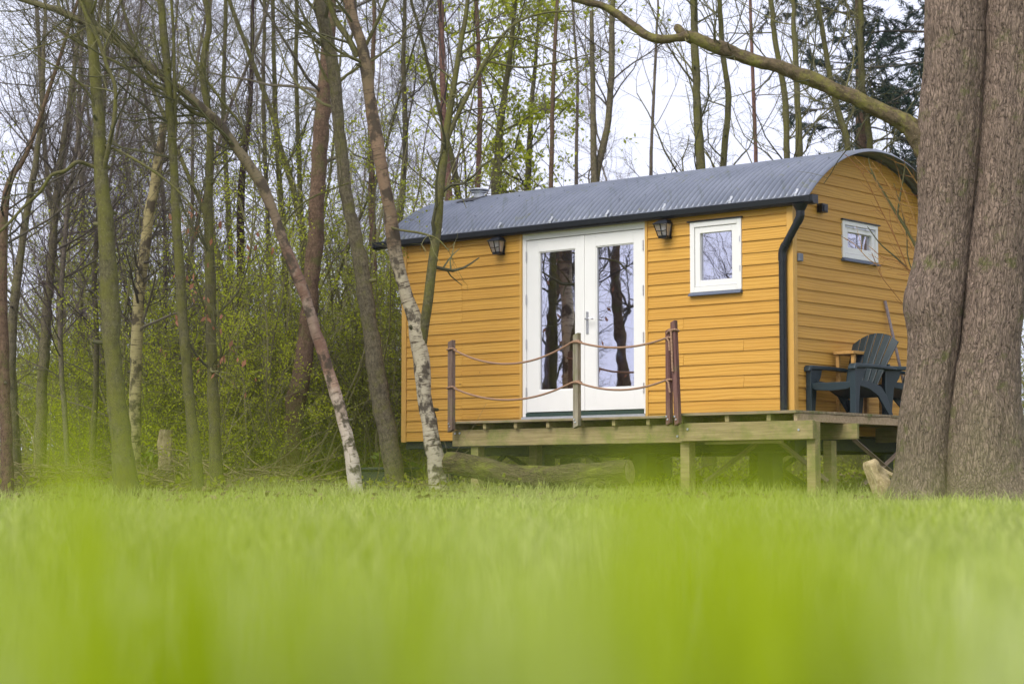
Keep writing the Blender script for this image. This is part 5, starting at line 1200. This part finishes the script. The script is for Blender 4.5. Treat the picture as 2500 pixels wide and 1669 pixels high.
n = 26000; X_ = rb.uniform(-10, 12, n); Y_ = rb.uniform(20.5, 40, n); pp = np.stack([X_, Y_, gzv(X_, Y_) + rb.uniform(.0, .04, n)], 1)
ll = MB().leaves(pp, .09, rb, .6, flat=.7).build('leaf_litter', M['litter']); tag(ll, 'brown fallen leaves covering the wood floor', 'leaves', kind='stuff')
n = 16000; X_ = rb.uniform(-10, 9, n); Y_ = rb.uniform(21.5, 38, n); pp = np.stack([X_, Y_, gzv(X_, Y_) + rb.uniform(.0, .22, n)], 1)
gc = MB().leaves(pp, .075, rb, .6, flat=.3).build('ground_ivy', M['leaf_dark']); tag(gc, 'low green ground cover on the wood floor', 'ground cover', kind='stuff')

# ------------------------------------------------------------------ grass
def blades(rng, X_, Y_, h, w, lean=.35, base=None):
    n = len(X_); z0 = gzv(X_, Y_) if base is None else base
    az = rng.uniform(0, 2 * math.pi, n); dx, dy = np.cos(az), np.sin(az); ln = np.abs(rng.normal(size=n)) * lean * h
    fa = rng.uniform(0, 2 * math.pi, n); sx, sy = np.cos(fa) * w / 2, np.sin(fa) * w / 2
    V = np.zeros((n, 7, 3))
    for j, (t, wd) in enumerate(((0, 1), (.4, .95), (.75, .65))):
        b = t ** 1.8; cx_, cy_ = X_ + dx * ln * b, Y_ + dy * ln * b; zz = z0 + h * t * (1 - .12 * t)
        V[:, j * 2] = np.stack([cx_ - sx * wd, cy_ - sy * wd, zz], 1); V[:, j * 2 + 1] = np.stack([cx_ + sx * wd, cy_ + sy * wd, zz], 1)
    V[:, 6] = np.stack([X_ + dx * ln, Y_ + dy * ln, z0 + h * .88], 1)
    i0 = np.arange(n)[:, None] * 7
    lo = np.concatenate([i0 + [0, 1, 3, 2], i0 + [2, 3, 5, 4], i0 + [4, 5, 6]], 1)
    return V.reshape(-1, 3), lo.ravel(), np.tile([4, 4, 3], n)
gr = np.random.default_rng(21)
lawn = MB()
def field(n, y0, y1, h, w, lean=.35, pad=.6, patch=None):
    Y_ = np.sqrt(gr.uniform(y0 * y0, y1 * y1, n)); half = Y_ * .2534 * 1.25 + pad; X_ = gr.uniform(-1, 1, n) * half
    H = h * gr.uniform(.6, 1.25, n) * (1 + .35 * np.sin(X_ * 2.3 + Y_ * 1.1) * np.sin(Y_ * 1.9 - X_ * 1.3))
    lawn.add(*blades(gr, X_, Y_, H, w * gr.uniform(.7, 1.3, n), lean))
field(16000, 1.0, 3.0, .095, .0045, pad=2.0)
field(84000, 2.5, 9.0, .095, .005, pad=2.2)
field(140000, 8.0, 21.5, .095, .006, pad=2.6)
lg = lawn.build('lawn_grass', M['grass']); tag(lg, 'soft green lawn grass in the foreground', 'grass', kind='stuff')
for (n_, y0_, y1_, h_) in ((5200, 3.0, 9.0, .13), (9000, 9.0, 20.5, .15)):
    Y_ = np.sqrt(gr.uniform(y0_ ** 2, y1_ ** 2, n_)); X_ = gr.uniform(-1, 1, n_) * (Y_ * .2534 * 1.25 + .5); pb_X, pb_Y = X_, Y_
    (pale if 'pale' in globals() else globals().setdefault('pale', MB())).add(*blades(gr, X_, Y_, h_ * gr.uniform(.6, 1.5, n_), .0055 * gr.uniform(.6, 1.3, n_), .6))
tag(pale.build('pale_grass', M['rough_grass']), 'pale longer blades scattered through the lawn', 'grass', kind='stuff')
# taller pale blades at the lawn edge and under the deck
rg = MB(); n = 26000; X_ = gr.uniform(-7, 7, n); Y_ = gr.uniform(17.5, 23.5, n)
rg.add(*blades(gr, X_, Y_, gr.uniform(.06, .2, n) * (1 + .5 * np.sin(X_ * 3 + Y_)), np.full(n, .005), .5))
tag(rg.build('rough_grass', M['rough_grass']), 'taller pale grass along the edge of the lawn', 'grass', kind='stuff')
# tall blades close to the lens (the photographer lies in the grass)
nb = MB()
def tuft(x, y, sx, sy, n, hm, hs, w=.0042, lean=.25):
    X_ = gr.normal(x, sx, n); Y_ = np.clip(gr.normal(y, sy, n), .28, 3); H = np.clip(gr.normal(hm, hs, n), .05, .40)
    nb.add(*blades(gr, X_, Y_, H, w * gr.uniform(.7, 1.3, n), lean))
def dx_(D, y): return (D * 1.06428 - CX) / F * y
def hz_(D, y): return (HOR - D * 1.06428) / F * y
pn = MB()
def lobe(D, top, n, wid, y=.62, spread=.05, w=.0055, mb=None):
    # blades whose tips reach the given height of the view, standing in a loose tuft at distance y
    for k in range(n):
        yy = float(np.clip(gr.normal(y, spread), .42, 1.4)); xx = dx_(gr.normal(D, wid), yy); z1 = hz_(top + abs(gr.normal(0, 1)) * 130 - 40, yy)
        g_ = gz(xx, yy); h_ = (z1 - g_) / .88
        (mb or nb).add(*blades(gr, np.array([xx]), np.array([yy]), np.array([h_]), np.array([w * gr.uniform(.7, 1.3)]), .10))
lobe(340, 760, 14, 90); lobe(300, 900, 14, 150); lobe(620, 900, 10, 70); lobe(150, 1050, 14, 80); lobe(440, 1030, 14, 50)
lobe(1130, 985, 30, 120); lobe(1450, 965, 34, 110); lobe(850, 1050, 14, 80); lobe(2010, 1060, 14, 60); lobe(1240, 1060, 20, 120); lobe(1745, 960, 42, 44); lobe(1610, 1040, 16, 80); lobe(1880, 1050, 12, 60)
lobe(965, 1300, 60, 42, .72); lobe(1335, 1260, 48, 40, .72); lobe(480, 1200, 34, 50, .75); lobe(1860, 1230, 44, 50, .75); lobe(60, 1230, 26, 50, .75); lobe(1600, 1400, 24, 40, .7); lobe(2100, 1330, 14, 40, .8); lobe(690, 1400, 14, 40, .7); lobe(2280, 1350, 14, 40, .8); lobe(230, 1370, 26, 50, .7)
_nb = nb
for k in range(70):
    nb = (pn, _nb)[k % 2]; tuft(gr.uniform(-.5, .5), gr.uniform(.95, 2.0), .016, .04, 30, gr.uniform(.10, .17), .02, .0055, .22)
nb = _nb
for D_, t_, n_, w_ in ((720, 1250, 34, 55), (1150, 1330, 40, 45), (1560, 1290, 30, 45), (2060, 1270, 40, 60), (30, 1330, 26, 50), (2300, 1260, 24, 50), (860, 1230, 14, 40)): lobe(D_, t_, n_, w_, .66, .05, .005, pn)
tag(pn.build('pale_tall_grass', M['pale_near']), 'pale blurred grass blades among the tall ones close to the camera', 'grass', kind='stuff')
tag(nb.build('tall_grass', M['grass_near']), 'tall blurred grass blades close to the camera', 'grass', kind='stuff')
# ------------------------------------------------------------------ thin haze volume added to lift the dark tones of the wood
hz = MB().box(-114, 114, -64, 134, -1.6, 19.5)
def _haze(t): return bsdf(t, (1, 1, 1))
hm = bpy.data.materials.new('added_haze'); hm.use_nodes = True; ht = hm.node_tree; ht.nodes.clear()
ho = ht.nodes.new('ShaderNodeOutputMaterial'); hv = ht.nodes.new('ShaderNodeVolumePrincipled'); hv.inputs['Density'].default_value = 0.0004; hv.inputs['Color'].default_value = (.93, .95, 1, 1); hv.inputs['Anisotropy'].default_value = .2
ht.links.new(hv.outputs[0], ho.inputs['Volume'])
hzo = hz.build('haze', hm); tag(hzo, 'thin pale added haze lifting the dark tones over the lawn and between the trees', 'haze', kind='stuff')
